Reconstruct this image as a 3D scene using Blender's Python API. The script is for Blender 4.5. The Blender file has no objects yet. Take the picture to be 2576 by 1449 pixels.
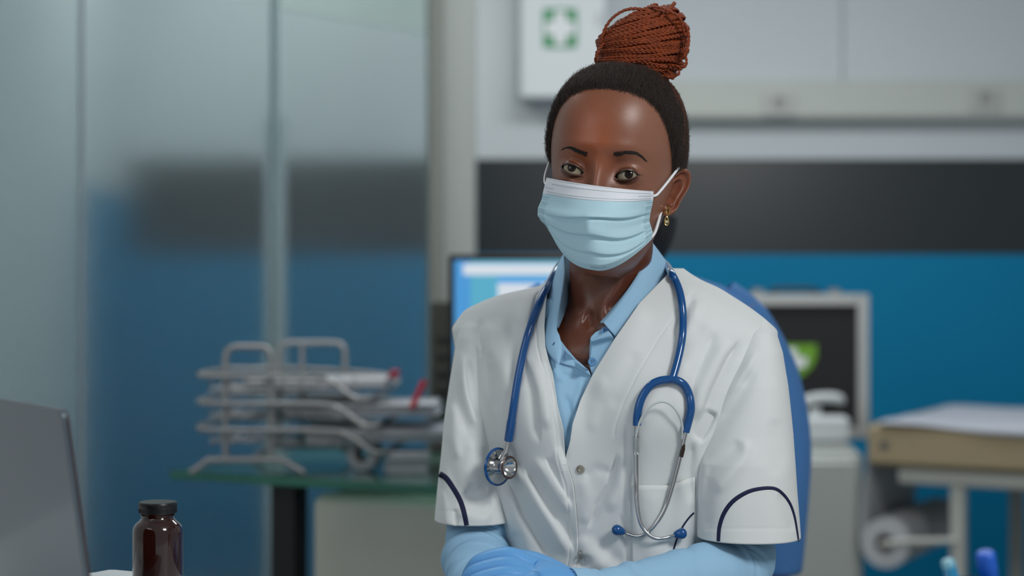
import bpy, bmesh, math, random
import numpy as np
from mathutils import Vector, Matrix
from mathutils.bvhtree import BVHTree
random.seed(3); rng = np.random.default_rng(5)
scn = bpy.context.scene
COL = scn.collection
F = 4293.33; CX = 1288.0; CY = 724.5; HC = 1.12      # 60 mm lens on 36 mm, picture 2576 px wide, camera 1.12 m up

# ------------------------------------------------------------------ camera, light, exposure
cam_d = bpy.data.cameras.new('camera'); cam = bpy.data.objects.new('camera', cam_d); COL.objects.link(cam)
cam.location = (0, 0, HC); cam.rotation_euler = (math.pi/2, 0, 0)
cam_d.lens = 60; cam_d.sensor_width = 36; cam_d.clip_start = .05; cam_d.clip_end = 60
cam_d.dof.use_dof = True; cam_d.dof.focus_distance = 1.96; cam_d.dof.aperture_fstop = 2.5
scn.camera = cam
w = bpy.data.worlds.new('world'); scn.world = w; w.use_nodes = True
w.node_tree.nodes['Background'].inputs[0].default_value = (.90, .96, 1.0, 1)
w.node_tree.nodes['Background'].inputs[1].default_value = .30
def area(name, loc, target, size, power, color=(1, 1, 1), sy=None):
    d = bpy.data.lights.new(name, 'AREA'); d.energy = power; d.color = color; d.size = size
    if sy: d.shape = 'RECTANGLE'; d.size_y = sy
    o = bpy.data.objects.new(name, d); COL.objects.link(o); o.location = loc
    o.rotation_euler = (Vector(target)-Vector(loc)).to_track_quat('-Z', 'Y').to_euler()
    o['kind'] = 'helper'
    return o
area('key_light', (1.3, .35, 2.38), (.12, 2.05, 1.15), .55, 28, (1, .985, .965))
area('fill_light', (-1.5, .5, 1.95), (.1, 2.05, 1.05), 1.0, 6, (.92, .97, 1))
area('ceiling_light_back', (.7, 4.3, 2.62), (.7, 4.5, 0), 1.2, 24, (.94, .98, 1), .6)
area('ceiling_light_left', (-.7, 3.0, 2.62), (-.7, 3.1, 0), .9, 9, (1, .99, .96), .6)
area('ceiling_light_behind_glass', (-.75, 5.2, 2.62), (-.75, 5.3, 0), .7, 7.5, (1, .99, .96), .5)
scn.view_settings.view_transform = 'Standard'; scn.view_settings.look = 'None'
scn.view_settings.gamma = 1; scn.view_settings.use_curve_mapping = False
scn.view_settings.exposure = 0.08

# ------------------------------------------------------------------ helpers
def P(px, py, Y): return np.array([(px-CX)/F*Y, Y, HC-(py-CY)/F*Y])
def proj(p):
    p = np.asarray(p); return CX+F*p[..., 0]/p[..., 1], CY-F*(p[..., 2]-HC)/p[..., 1]
def lin(c): return tuple((v/12.92 if v <= .04045 else ((v+.055)/1.055)**2.4) for v in [x/255 for x in c])
MATS = {}
def mat(name, rgb, rough=.6, metal=0, noise=0, nscale=20, bump=0, bscale=80, spec=.5, sub=0, trans=0, ior=1.45, emis=0, coat=0, attr=None, stretch=None, alpha=None, sheen=0):
    if name in MATS: return MATS[name]
    m = bpy.data.materials.new(name); m.use_nodes = True; nt = m.node_tree; b = nt.nodes['Principled BSDF']
    col = lin(rgb)
    b.inputs['Base Color'].default_value = (*col, 1); b.inputs['Roughness'].default_value = rough
    b.inputs['Metallic'].default_value = metal; b.inputs['Specular IOR Level'].default_value = spec
    b.inputs['IOR'].default_value = ior; b.inputs['Transmission Weight'].default_value = trans
    if coat: b.inputs['Coat Weight'].default_value = coat; b.inputs['Coat Roughness'].default_value = .1
    if sheen: b.inputs['Sheen Weight'].default_value = sheen
    if sub:
        b.inputs['Subsurface Weight'].default_value = sub; b.inputs['Subsurface Radius'].default_value = (.6, .25, .12)
        b.inputs['Subsurface Scale'].default_value = .006
    if alpha is not None: b.inputs['Alpha'].default_value = alpha
    if emis:
        b.inputs['Emission Color'].default_value = (*col, 1); b.inputs['Emission Strength'].default_value = emis
    tc = nt.nodes.new('ShaderNodeTexCoord'); src = tc.outputs['Object']
    if stretch:
        mp = nt.nodes.new('ShaderNodeMapping'); mp.inputs['Scale'].default_value = stretch
        nt.links.new(src, mp.inputs['Vector']); src = mp.outputs['Vector']
    base = None
    if attr:
        a = nt.nodes.new('ShaderNodeAttribute'); a.attribute_name = attr; base = a.outputs['Color']
        nt.links.new(base, b.inputs['Base Color'])
    if noise:
        n = nt.nodes.new('ShaderNodeTexNoise'); n.inputs['Scale'].default_value = nscale; n.inputs['Detail'].default_value = 5
        nt.links.new(src, n.inputs['Vector'])
        r = nt.nodes.new('ShaderNodeMapRange'); r.inputs['To Min'].default_value = 1-noise; r.inputs['To Max'].default_value = 1+noise
        nt.links.new(n.outputs['Fac'], r.inputs['Value'])
        mx = nt.nodes.new('ShaderNodeMix'); mx.data_type = 'RGBA'; mx.blend_type = 'MULTIPLY'; mx.inputs[0].default_value = 1
        if base: nt.links.new(base, mx.inputs[6])
        else: mx.inputs[6].default_value = (*col, 1)
        nt.links.new(r.outputs[0], mx.inputs[7]); nt.links.new(mx.outputs[2], b.inputs['Base Color'])
    if bump:
        n2 = nt.nodes.new('ShaderNodeTexNoise'); n2.inputs['Scale'].default_value = bscale; n2.inputs['Detail'].default_value = 6
        nt.links.new(src, n2.inputs['Vector'])
        bp = nt.nodes.new('ShaderNodeBump'); bp.inputs['Strength'].default_value = bump; bp.inputs['Distance'].default_value = .002
        nt.links.new(n2.outputs['Fac'], bp.inputs['Height']); nt.links.new(bp.outputs['Normal'], b.inputs['Normal'])
    MATS[name] = m; return m
def tag(o, label=None, cat=None, group=None, kind=None):
    if label: o['label'] = label
    if cat: o['category'] = cat
    if group: o['group'] = group
    if kind: o['kind'] = kind
    return o
def empty(name, loc, label=None, cat=None, group=None):
    o = bpy.data.objects.new(name, None); COL.objects.link(o); o.location = loc; o.empty_display_size = .05
    bpy.context.view_layer.update()
    return tag(o, label, cat, group)
def wloc(o):
    v = Vector((0, 0, 0))
    while o is not None: v = v+o.location; o = o.parent
    return v
def link(name, me, m, parent=None, smooth=True):
    """mesh given in world coordinates; parents are only ever translated"""
    if parent is not None: me.transform(Matrix.Translation(-wloc(parent)))
    if m is not None:
        for x in (m if isinstance(m, (list, tuple)) else [m]): me.materials.append(x)
    me.polygons.foreach_set('use_smooth', [bool(smooth)]*len(me.polygons))
    o = bpy.data.objects.new(name, me); COL.objects.link(o)
    if parent is not None: o.parent = parent
    return o
def mesh_np(name, V, Fq):
    me = bpy.data.meshes.new(name); V = np.asarray(V, dtype=np.float32).reshape(-1, 3); Fq = np.asarray(Fq, dtype=np.int32)
    n, k = Fq.shape
    me.vertices.add(len(V)); me.vertices.foreach_set('co', V.ravel())
    me.loops.add(n*k); me.loops.foreach_set('vertex_index', Fq.ravel())
    me.polygons.add(n); me.polygons.foreach_set('loop_start', np.arange(0, n*k, k, dtype=np.int32))
    me.update(calc_edges=True); me.validate(); return me
def gridF(nr, nc, closed=False, off=0, flip=False):
    c = nc if closed else nc-1
    i, j = np.meshgrid(np.arange(nr-1), np.arange(c), indexing='ij'); j2 = (j+1) % nc
    q = np.stack([i*nc+j, i*nc+j2, (i+1)*nc+j2, (i+1)*nc+j], -1).reshape(-1, 4)+off
    return q[:, ::-1] if flip else q
class MB:
    boxy = False
    def __init__(s): s.V = []; s.Q = []; s.n = 0
    def add(s, V, Q):
        V = np.asarray(V, float).reshape(-1, 3); s.V.append(V); s.Q.append(np.asarray(Q)+s.n); s.n += len(V); return s
    def box(s, c, d, rz=0, bevel=0):
        s.boxy = True; c = np.array(c, float); d = np.array(d, float)/2; b = min(bevel, d.min()*.9)
        # rounded in plan and at rims: stacked rings
        k = 3 if b > 0 else 1
        def ring(ix, iy):
            r = []
            for (sx, sy, a0) in ((1, 1, 0), (-1, 1, 90), (-1, -1, 180), (1, -1, 270)):
                for q in range(k):
                    a = math.radians(a0+(90*q/(k-1) if k > 1 else 45))
                    bb = b if b > 0 else 0
                    r.append((sx*(ix-bb)+bb*math.cos(a)*(1 if k > 1 else 0), sy*(iy-bb)+bb*math.sin(a)*(1 if k > 1 else 0)))
            return np.array(r)
        rings = []
        zs = [(-d[2], b), (-d[2]+b, 0), (d[2]-b, 0), (d[2], b)] if b > 0 else [(-d[2], 0), (d[2], 0)]
        for z, ins in zs:
            r = ring(d[0], d[1]); sc = np.array([(d[0]-ins)/d[0], (d[1]-ins)/d[1]]); r = r*sc
            rings.append(np.c_[r, np.full(len(r), z)])
        nc = len(rings[0]); V = np.vstack(rings); 
        Q = [tuple(x) for x in gridF(len(rings), nc, True)]
        cb = len(V); V = np.vstack([V, [[0, 0, -d[2]], [0, 0, d[2]]]])
        for j in range(nc):
            if nc % 2 == 0 and j % 2 == 0:
                Q.append((cb, (j+2) % nc, (j+1) % nc, j)); o = (len(rings)-1)*nc
                Q.append((cb+1, o+j, o+(j+1) % nc, o+(j+2) % nc))
        ca, sa = math.cos(rz), math.sin(rz)
        R = np.array([[ca, -sa, 0], [sa, ca, 0], [0, 0, 1]])
        return s.add(V@R.T+c, Q)
    def tube(s, pts, r, n=10, cap=True, closed=False):
        pts = np.asarray(pts, float); N = len(pts); r = np.broadcast_to(np.asarray(r, float), (N,)).copy()
        T = np.gradient(pts, axis=0) if not closed else (np.roll(pts, -1, 0)-np.roll(pts, 1, 0))
        T /= np.linalg.norm(T, axis=1, keepdims=True)+1e-12
        a = np.array([0, 0, 1.]) if abs(T[0][2]) < .9 else np.array([1., 0, 0])
        u = np.cross(T[0], a); u /= np.linalg.norm(u); U = [u]
        for i in range(1, N):
            u = U[-1]-T[i]*np.dot(U[-1], T[i]); u /= np.linalg.norm(u)+1e-12; U.append(u)
        U = np.array(U); W = np.cross(T, U)
        if cap and not closed:
            pts = np.vstack([pts[:1], pts, pts[-1:]]); U = np.vstack([U[:1], U, U[-1:]]); W = np.vstack([W[:1], W, W[-1:]])
            r = np.r_[1e-5, r, 1e-5]
        th = np.linspace(0, 2*math.pi, n, endpoint=False)
        V = pts[:, None]+r[:, None, None]*(np.cos(th)[None, :, None]*U[:, None]+np.sin(th)[None, :, None]*W[:, None])
        Q = gridF(len(pts), n, True, flip=True)
        if closed:
            o = (len(pts)-1)*n
            ex = [(o+j, o+(j+1) % n, (j+1) % n, j) for j in range(n)]; Q = np.vstack([Q, np.array(ex)[:, ::-1]])
        return s.add(V, Q)
    def lathe(s, c, prof, n=40, axis=(0, 0, 1)):
        prof = np.array(prof, float); ax = np.array(axis, float); ax /= np.linalg.norm(ax)
        a = np.array([1., 0, 0]) if abs(ax[0]) < .9 else np.array([0, 1., 0])
        u = np.cross(ax, a); u /= np.linalg.norm(u); v = np.cross(ax, u)
        th = np.linspace(0, 2*math.pi, n, endpoint=False)
        V = np.array(c)+prof[:, 1][:, None, None]*ax+prof[:, 0][:, None, None]*(np.cos(th)[None, :, None]*u+np.sin(th)[None, :, None]*v)
        return s.add(V, gridF(len(prof), n, True, flip=False))
    def build(s, name, m, parent=None, smooth=True):
        V = np.vstack(s.V); Q = np.vstack(s.Q)
        me = mesh_np(name, V, Q); bm = bmesh.new(); bm.from_mesh(me)
        bmesh.ops.remove_doubles(bm, verts=bm.verts, dist=1e-6)
        bmesh.ops.recalc_face_normals(bm, faces=bm.faces); bm.to_mesh(me); bm.free()
        o = link(name, me, m, parent, smooth)
        if smooth:
            try: me.set_sharp_from_angle(angle=math.radians(40))
            except Exception: pass
            if s.boxy: md = o.modifiers.new('flat_faces', 'WEIGHTED_NORMAL'); md.keep_sharp = True; md.weight = 100
        return o
def bez(pts, n=8, closed=False):
    """Catmull-Rom through the points"""
    pts = np.asarray(pts, float); N = len(pts); out = []
    for i in range(N if closed else N-1):
        g = (lambda k: pts[k % N]) if closed else (lambda k: pts[min(max(k, 0), N-1)])
        p0, p1, p2, p3 = g(i-1), g(i), g(i+1), g(i+2)
        for t in np.linspace(0, 1, n, endpoint=False):
            out.append(.5*((2*p1)+(-p0+p2)*t+(2*p0-5*p1+4*p2-p3)*t*t+(-p0+3*p1-3*p2+p3)*t**3))
    if not closed: out.append(pts[-1])
    return np.array(out)
def box(name, c, d, m, parent=None, rz=0, bevel=0): return MB().box(c, d, rz, bevel).build(name, m, parent)
def struct(o): o['kind'] = 'structure'; return o

# ------------------------------------------------------------------ room
YW = 5.9
M_white = mat('wall_white_paint', (196, 203, 206), .7, noise=.02, nscale=3, bump=.1)
M_blue = mat('wall_blue_paint', (0, 124, 168), .6, spec=.25, noise=.03, nscale=3)
M_dark = mat('wall_dark_band', (38, 45, 49), .3, noise=.05, nscale=2)
zb0, zb1 = 1.236, 1.566
def bw(name, x0, x1, z0, z1, m, y=YW, t=.12):
    return struct(box(name, ((x0+x1)/2, y+t/2, (z0+z1)/2), (x1-x0, t, z1-z0), m))
wb = bw('wall_back', -1.32, 2.6, 0, 2.7, M_white, YW+.006)
for nm, z0, z1, m in (('blue_paint', .08, zb0, M_blue), ('dark_band', zb0, zb1, M_dark)):
    MB().box((.64, YW+.001, (z0+z1)/2), (3.92, .01, z1-z0)).build(nm, m, wb)
# two pale wall panels with a recessed seam, above the trunking
zt0 = 1.12+(724-305)/F*YW; zt1 = 1.12+(724-208)/F*YW
xs = (2118-CX)/F*YW
MB().box(((.45+xs)/2, YW-.004, (zt1+2.7)/2), (xs-.45-.01, .012, 2.7-zt1-.01)).build('panel', M_white, wb)
MB().box(((2.6+xs)/2, YW-.004, (zt1+2.7)/2), (2.6-xs-.01, .012, 2.7-zt1-.01)).build('panel', M_white, wb)
struct(box('floor', (.6, 2.2, -.03), (4.0, 7.6, .06), mat('floor_vinyl', (138, 142, 142), .35, noise=.06, nscale=6)))
struct(box('ceiling', (.6, 3.2, 2.73), (4.0, 5.6, .06), M_white))
wl = struct(box('wall_left', (-1.38, 4.4, 1.35), (.12, 3.1, 2.7), M_white))
MB().box((-1.318, 5.58, .72), (.008, .64, 1.43)).build('blue_paint', M_blue, wl)
struct(box('wall_right', (2.66, 3.2, 1.35), (.12, 5.6, 2.7), M_white))
# pillar between the glass screen and the desk corner
pil = struct(box('wall_pillar', ((-.222-.123)/2-.005, 5.3, 1.35), (.099+.03, .16, 2.7), mat('pillar_paint', (162, 166, 162), .6, noise=.02), bevel=.004))
# trunking
tr = struct(box('trim_1', ((.45+2.6)/2, YW-.03, (zt0+zt1)/2), (2.15, .06, zt1-zt0), mat('trunking_plastic', (186, 190, 184), .5), bevel=.004))
MB().box((1.52, YW-.064, zt0+.02), (2.15, .01, .012)).build('cable_lid_edge', MATS['trunking_plastic'], tr)
def socket(px, py, lab):
    c = P(px, py, YW-.07); c[1] = YW-.068
    e = empty('wall_socket', c, lab, 'socket', 'sockets on the wall trunking')
    MB().box(c, (.105, .016, .085), 0, .004).build('face_plate', mat('socket_plastic', (178, 180, 175), .4), e)
    MB().lathe(c+np.array([0, -.0088, .004]), [(0, 0), (.012, 0), (.02, .0), (.022, .003), (.0225, .0)], 24, (0, -1, 0)).build('socket_well', mat('socket_grey', (150, 152, 148), .5), e)
socket(1960, 262, 'pale square socket on the wall trunking just right of the braided bun')
socket(2478, 250, 'pale square socket at the far right end of the wall trunking')
# ------------------------------------------------------------------ frosted glass screen
def frosted(name, milk, rough, col=(.66, .78, .82)):
    m = bpy.data.materials.new(name); m.use_nodes = True; nt = m.node_tree; nt.nodes.clear()
    out = nt.nodes.new('ShaderNodeOutputMaterial'); mx = nt.nodes.new('ShaderNodeMixShader'); mx.inputs[0].default_value = milk
    rf = nt.nodes.new('ShaderNodeBsdfPrincipled'); rf.inputs['Base Color'].default_value = (*col, 1)
    rf.inputs['Transmission Weight'].default_value = 1; rf.inputs['Roughness'].default_value = rough; rf.inputs['IOR'].default_value = 1.15
    tl = nt.nodes.new('ShaderNodeBsdfTranslucent'); tl.inputs[0].default_value = (.75, .8, .8, 1)
    df = nt.nodes.new('ShaderNodeBsdfDiffuse'); df.inputs[0].default_value = (.54, .58, .60, 1)
    m2 = nt.nodes.new('ShaderNodeMixShader'); m2.inputs[0].default_value = .6
    nt.links.new(tl.outputs[0], m2.inputs[1]); nt.links.new(df.outputs[0], m2.inputs[2])
    nt.links.new(rf.outputs[0], mx.inputs[1]); nt.links.new(m2.outputs[0], mx.inputs[2]); nt.links.new(mx.outputs[0], out.inputs[0])
    return m
M_frost = frosted('frosted_glass', .055, .32, (.76, .85, .86))
M_clear = mat('clear_glass', (225, 240, 235), .02, trans=1, ior=1.1)
g0 = np.array([-1.22, 3.875]); gd = np.array([.399, .5]); gd /= np.linalg.norm(gd)
def gpt(px):    # plan position along the screen seen at px
    k = (px-CX)/F; s = (k*4.6+.64)/(gd[0]-k*gd[1]); return np.array([-.64, 4.6])+gd*s
def gpanel(name, pa, pb, z0, z1, m, t, parent, gap=.0):
    a, b = gpt(pa), gpt(pb); c = (a+b)/2; L = np.linalg.norm(b-a)-gap
    return MB().box((c[0], c[1], (z0+z1)/2), (L, t, z1-z0), math.atan2(gd[1], gd[0]), 0).build(name, m, parent, False)
c = gpt(690)
gs = empty('glass_screen', (c[0], c[1], 0), 'tall frosted glass partition with vertical seams standing behind the file tray', 'partition')
zf = 1.12+704/F*4.6
gpanel('frosted_pane', -60, 205, .02, 2.6, M_frost, .008, gs, .004).hide_render = False
gpanel('frosted_pane', 205, 690, .02, 2.6, M_frost, .008, gs, .004)
gpanel('frosted_pane', 690, 1085, .02, zf, M_frost, .008, gs, .004)
M_rail = mat('glass_edge', (120, 140, 142), .4)
gpanel('clear_pane', 690, 1085, zf+.001, 2.6, M_clear, .006, gs, .004)
gpanel('joint_profile', 683, 697, .02, 2.6, M_rail, .012, gs)
gpanel('joint_profile', 201, 207, .02, 2.6, mat('glass_joint', (140, 150, 156), .4), .012, gs)
gpanel('edge_profile', 1078, 1112, 0.0, 2.6, mat('profile_aluminium', (128, 130, 124), .5), .02, gs)
# a pale upright seen softly through the glass behind the joint
cc = P(692, 724, 4.8)
tag(box('upright_post', (cc[0], 4.8, .80), (.056, .03, 1.60), mat('post_grey', (196, 202, 204), .5)), 'pale grey upright post seen softly behind the frosted glass seam', 'post')
# ------------------------------------------------------------------ first aid wall cabinet
ya = YW-.13; a0 = P(1312, 246, ya); a1 = P(1522, -160, ya)
fa = empty('first_aid_cabinet', ((a0[0]+a1[0])/2, YW, a0[2]), 'white wall cabinet with green square and white cross emblem', 'cabinet')
Mc = mat('cabinet_white', (214, 220, 222), .4)
MB().box(((a0[0]+a1[0])/2, ya+.075, (a0[2]+a1[2])/2), (a1[0]-a0[0], .11, a1[2]-a0[2]), 0, .008).build('body', Mc, fa)
dr = MB().box(((a0[0]+a1[0])/2, ya+.01, (a0[2]+a1[2])/2), (a1[0]-a0[0]+.004, .018, a1[2]-a0[2]), 0, .006).build('door', Mc, fa)
e0 = P(1367, 120, ya); e1 = P(1451, 22, ya); Mg = mat('emblem_green', (30, 140, 84), .5)
ec = (e0+e1)/2; ew = (e1[0]-e0[0]); eh = (e1[2]-e0[2])
MB().box((ec[0], ya+.0, ec[2]), (ew, .003, eh)).build('green_square', Mg, dr)
q = MB(); q.box((ec[0], ya-.002, ec[2]), (ew*.36, .003, eh*.86)); q.box((ec[0], ya-.0021, ec[2]), (ew*.86, .003, eh*.36)); q.build('white_cross', mat('cross_white', (228, 230, 232), .5), dr)
MB().box((a1[0]-.018, ya-.008, ec[2]+.03), (.008, .01, .05), 0, .003).build('handle', mat('steel', (170, 172, 174), .3, 1), dr)

# ------------------------------------------------------------------ glass office desk on the left, its cabinet and leg
zd = .74
M_gtop = mat('desk_glass', (150, 196, 182), .05, trans=.85, ior=1.2, spec=.4)
M_gedge = mat('desk_glass_edge', (48, 104, 86), .25)
d0 = P(432, 1183, 4293.33*.38/(1183-CY)); d1 = P(1110, 1222, 4293.33*.38/(1222-CY))
dirx = (d1-d0)[:2]; dirx /= np.linalg.norm(dirx); diry = np.array([-dirx[1], dirx[0]]); rzd = math.atan2(dirx[1], dirx[0])
def dpt(s, t, z): return (d0[0]+dirx[0]*s+diry[0]*t, d0[1]+dirx[1]*s+diry[1]*t, z)
LD, WD = 1.15, .62
desk = empty('office_desk', dpt(LD/2, WD/2, 0), 'green edged glass office desk with black leg behind the seated woman', 'desk')
MB().box(dpt(LD/2, WD/2, zd-.008), (LD, WD, .014), rzd, .002).build('glass_top', M_gtop, desk)
q = MB(); q.box(dpt(LD/2, -.002, zd-.009), (LD, .006, .017), rzd); q.box(dpt(-.002, WD/2, zd-.009), (.006, WD, .017), rzd); q.box(dpt(LD/2, WD, zd-.009), (LD, .006, .017), rzd)
q.build('glass_edge', M_gedge, desk)
M_black = mat('black_metal', (24, 24, 27), .45)
for s, t in ((.245, .07), (.245, WD-.07), (LD-.05, .07), (LD-.05, WD-.07)):
    MB().box(dpt(s, t, (zd-.016)/2), (.058, .05, zd-.016), rzd, .003).build('leg', M_black, desk)
q = MB(); q.box(dpt(.245+(LD-.295)/2, .3, zd-.04), (LD-.35, .04, .04), rzd); q.build('cross_bar', M_black, desk)
# drawer cabinet under the desk
cab = empty('desk_cabinet', dpt(.50, .27, 0), 'plain cream white cabinet under the glass desk beside the black leg', 'cabinet')
Mcc = mat('cabinet_cream', (188, 188, 176), .5, noise=.02)
MB().box(dpt(.50, .27, .355), (.36, .42, .69), rzd, .005).build('body', Mcc, cab)
MB().box(dpt(.50, .048, .355), (.352, .016, .675), rzd, .004).build('door', Mcc, cab)
# file tray: three wire tiers between hoops
M_wire = mat('tray_wire', (150, 150, 150), .4, .4)
t0 = P(480, 1150, 3.5)
tray = empty('file_tray', (P(690, 1180, 3.62)[0], 3.62, zd), 'three-tier grey wire file tray on the glass desk', 'tray')
def hoop(pxl, pxr, pyt, Y):
    a = P(pxl, 1150, Y); b = P(pxr, 1150, Y); zt = P(0, pyt, Y)[2]; r = .022
    pts = [(a[0], Y, zd+.03), (a[0], Y, zt-r)]+[(a[0]+r*(1-math.cos(x)), Y, zt-r+r*math.sin(x)) for x in np.linspace(.2, math.pi/2, 5)]
    pts += [(b[0]-r*(1-math.cos(x)), Y, zt-r+r*math.sin(x)) for x in np.linspace(math.pi/2, .2, 5)]+[(b[0], Y, zt-r), (b[0], Y, zd+.03)]
    MB().tube(pts, .0065, 10).build('hoop', M_wire, tray)
hoop(567, 682, 872, 3.48); hoop(702, 868, 862, 3.74)
q = P(760, 0, 3.74); MB().tube([(q[0], 3.74, zd+.03), (q[0], 3.74, P(0, 864, 3.74)[2])], .0055, 10).build('post', M_wire, tray)
for Y, xa, xb in ((3.46, 480, 765), (3.76, 640, 905)):
    a = P(xa, 0, Y)[0]; b = P(xb, 0, Y)[0]
    MB().tube([(a, Y, zd+.006), (a+.012, Y, zd+.014), (a+.035, Y, zd+.032), (b-.045, Y, zd+.032), (b-.015, Y, zd+.014), (b, Y, zd+.006)], .0065, 10).build('foot', M_wire, tray)
tz = [P(0, y, 3.48)[2] for y in (944, 1012, 1078)]
M_paper = mat('paper', (182, 184, 188), .7)
tiers = []
for k, z in enumerate(tz):
    x0 = P(508, 0, 3.46)[0]; x1 = P(905+22*k, 0, 3.46)[0]; ya_, yb_ = 3.46, 3.76; dip = .045
    pts = [(x0, ya_, z), ((x0+x1)/2+.06, ya_, z-.002), (x1-.06, ya_, z-.012), (x1-.01, ya_, z-dip), (x1+.02, ya_+.03, z-dip), (x1+.055, yb_-.03, z-dip+.012), (x1+.03, yb_, z-.014), ((x0+x1)/2, yb_, z), (x0+.05, yb_, z), (x0, yb_-.03, z)]
    t_ = MB().tube(bez(pts, 6, True), .0055, 8, closed=True).build('tier_rim', M_wire, tray)
    q = MB()
    for xx in np.linspace(x0+.02, x1-.01, 9):
        q.tube([(xx, ya_, z-.004), (xx, ya_+.004, z-.03), (xx, yb_-.004, z-.03), (xx, yb_, z-.004)], .0018, 5)
    for yy in (ya_+.08, ya_+.15, ya_+.22): q.tube([(x0, yy, z-.032), (x1, yy, z-.032)], .0022, 5)
    q.build('wire_mesh', M_wire, t_)
    tiers.append((x0, x1, z-.029))
def pstack(c, d, rz, n, lab, cat='paper', mm=None, g='papers in the wire file tray'):
    e = empty('paper_stack', (c[0], c[1], c[2]), lab, cat, g); h = d[2]/n
    for i in range(n):
        MB().box((c[0]+random.uniform(-.006, .006), c[1]+random.uniform(-.006, .006), c[2]+h*(i+.5)), (d[0], d[1], h*.86), rz+random.uniform(-.05, .05), .0004).build('sheet_bundle', mm or M_paper, e)
x0, x1, z = tiers[0]
pstack(((x0+x1)/2+.065, 3.61, z), (.29, .21, .018), .02, 4, 'thin pile of white papers in the top tier of the wire tray')
pstack(((x0+x1)/2+.16, 3.60, tiers[1][2]), (.31, .21, .024), -.04, 5, 'pile of white papers sticking out of the middle tray tier')
pstack(((x0+x1)/2+.20, 3.60, tiers[2][2]), (.32, .21, .026), .05, 5, 'lowest and widest pile of white papers in the wire tray')
pstack((P(1018, 1100, 3.5)[0], 3.52, zd), (.085, .07, .045), .1, 6, 'small white paper block on the glass desk below the tray', g='papers on the desk')
q = P(918, 1163, 3.56)
ro = empty('tape_roll', (q[0], q[1], zd), 'white tape roll lying on the desk under the tray', 'roll')
MB().lathe((q[0], q[1], zd+.034), [(.016, -.018), (.034, -.018), (.034, .018), (.016, .018), (.016, -.018)], 32, (.3, 1, 0)).build('tape_winding', M_paper, ro)
MB().lathe((q[0], q[1], zd+.034), [(.0135, -.0175), (.0158, -.0175), (.0158, .0175), (.0135, .0175), (.0135, -.0175)], 32, (.3, 1, 0)).build('core', mat('card', (120, 100, 80), .8), ro)
q = P(1052, 992, 3.62)
rp = empty('red_marker', (q[0]-.012, q[1], tiers[0][2]+.018), 'red marker leaning up out of the papers beside the tray', 'pen')
a = P(1036, 1026, 3.485); b = P(1068, 958, 3.50)
MB().tube([a, a+(b-a)*.75], .0065, 12).build('barrel', mat('marker_red', (196, 40, 58), .4), rp)
MB().tube([a+(b-a)*.76, b], .0072, 12).build('cap', MATS['marker_red'], rp)
q = P(992, 1000, 3.60)
tag(box('red_folder', (q[0], q[1], tiers[0][2]+.026), (.016, .12, .014), mat('folder_red', (150, 30, 50), .5), bevel=.001), 'dark red folder lying on papers in the top tray', 'folder')
# ------------------------------------------------------------------ computer monitor
Ym = 3.75; m0 = P(1128, 640, Ym); m1 = P(1640, 1000, Ym); zc = (m0[2]+m1[2])/2; xc = (m0[0]+m1[0])/2
mon = empty('computer_monitor', (xc, Ym+.06, zd), 'black framed computer monitor with bright blue screen behind her shoulder', 'monitor')
mw, mh = m1[0]-m0[0], m0[2]-m1[2]
MB().box((xc, Ym+.012, zc), (mw, .03, mh), 0, .004).build('casing', M_black, mon)
def scr(name, px0, py0, px1, py1, m, k, par):
    a, b = P(px0, py0, Ym-.004), P(px1, py1, Ym-.004)
    return MB().box(((a[0]+b[0])/2, Ym-.004-k*.0006, (a[2]+b[2])/2), (abs(b[0]-a[0]), .0008, abs(b[2]-a[2]))).build(name, m, par)
sc_ = scr('screen', 1143, 655, 1630, 986, mat('screen_teal', (84, 160, 186), .3, emis=.6), 0, mon)
scr('screen_sidebar', 1143, 655, 1183, 986, mat('screen_blue', (70, 140, 196), .3, emis=.62), 1, sc_)
scr('screen_title_bar', 1165, 664, 1630, 692, mat('screen_white', (196, 202, 210), .3, emis=.65), 2, sc_)
w_ = scr('screen_window', 1252, 700, 1610, 960, MATS['screen_white'], 2, sc_)
scr('window_title', 1252, 698, 1610, 712, mat('screen_title_blue', (60, 145, 205), .3, emis=.65), 3, sc_)
MB().box((xc, Ym+.05, zd+.10), (.05, .02, .2), 0, .004).build('stand', M_black, mon)
MB().box((xc, Ym+.04, zd+.006), (.22, .17, .012), 0, .005).build('foot', M_black, mon)
q = P(1105, 905, 4.0)
cc_ = empty('computer_case', (q[0]+.02, 3.97, zd), 'dark grey computer case standing upright behind the monitor', 'computer')
MB().box((q[0]+.02, 3.97, zd+.175), (.075, .06, .35), 0, .004).build('housing', mat('case_grey', (84, 84, 78), .5), cc_)
for k in range(6): MB().box((q[0]+.02, 3.938, zd+.06+.04*k), (.05, .004, .006)).build('vent_slat', M_black, cc_)

# ------------------------------------------------------------------ grey cabinet with aluminium case and dispenser
Yk = 4.75; k0 = P(1890, 1125, Yk); k1 = P(2178, 1125, Yk); zk = k0[2]
kc = empty('steel_cabinet', ((k0[0]+k1[0])/2, Yk+.25, 0), 'grey metal cabinet under the aluminium case beside the bed', 'cabinet')
Mk = mat('cabinet_grey_metal', (176, 180, 176), .35, .25)
MB().box(((k0[0]+k1[0])/2, Yk+.26, zk/2), (k1[0]-k0[0], .5, zk), 0, .03).build('body', Mk, kc)
dk = MB().box(((k0[0]+k1[0])/2, Yk+.006, zk/2-.01), (k1[0]-k0[0]-.05, .012, zk-.06), 0, .004).build('door', Mk, kc)
MB().box((k0[0]+.06, Yk-.006, zk-.12), (.012, .014, .08), 0, .004).build('handle', MATS['steel'], dk)
Yc_ = 5.0; c0 = P(1855, 1118, Yc_); c1 = P(2186, 740, Yc_); xm = (c0[0]+c1[0])/2; hh = c1[2]-zk; cwid = c1[0]-c0[0]
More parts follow.
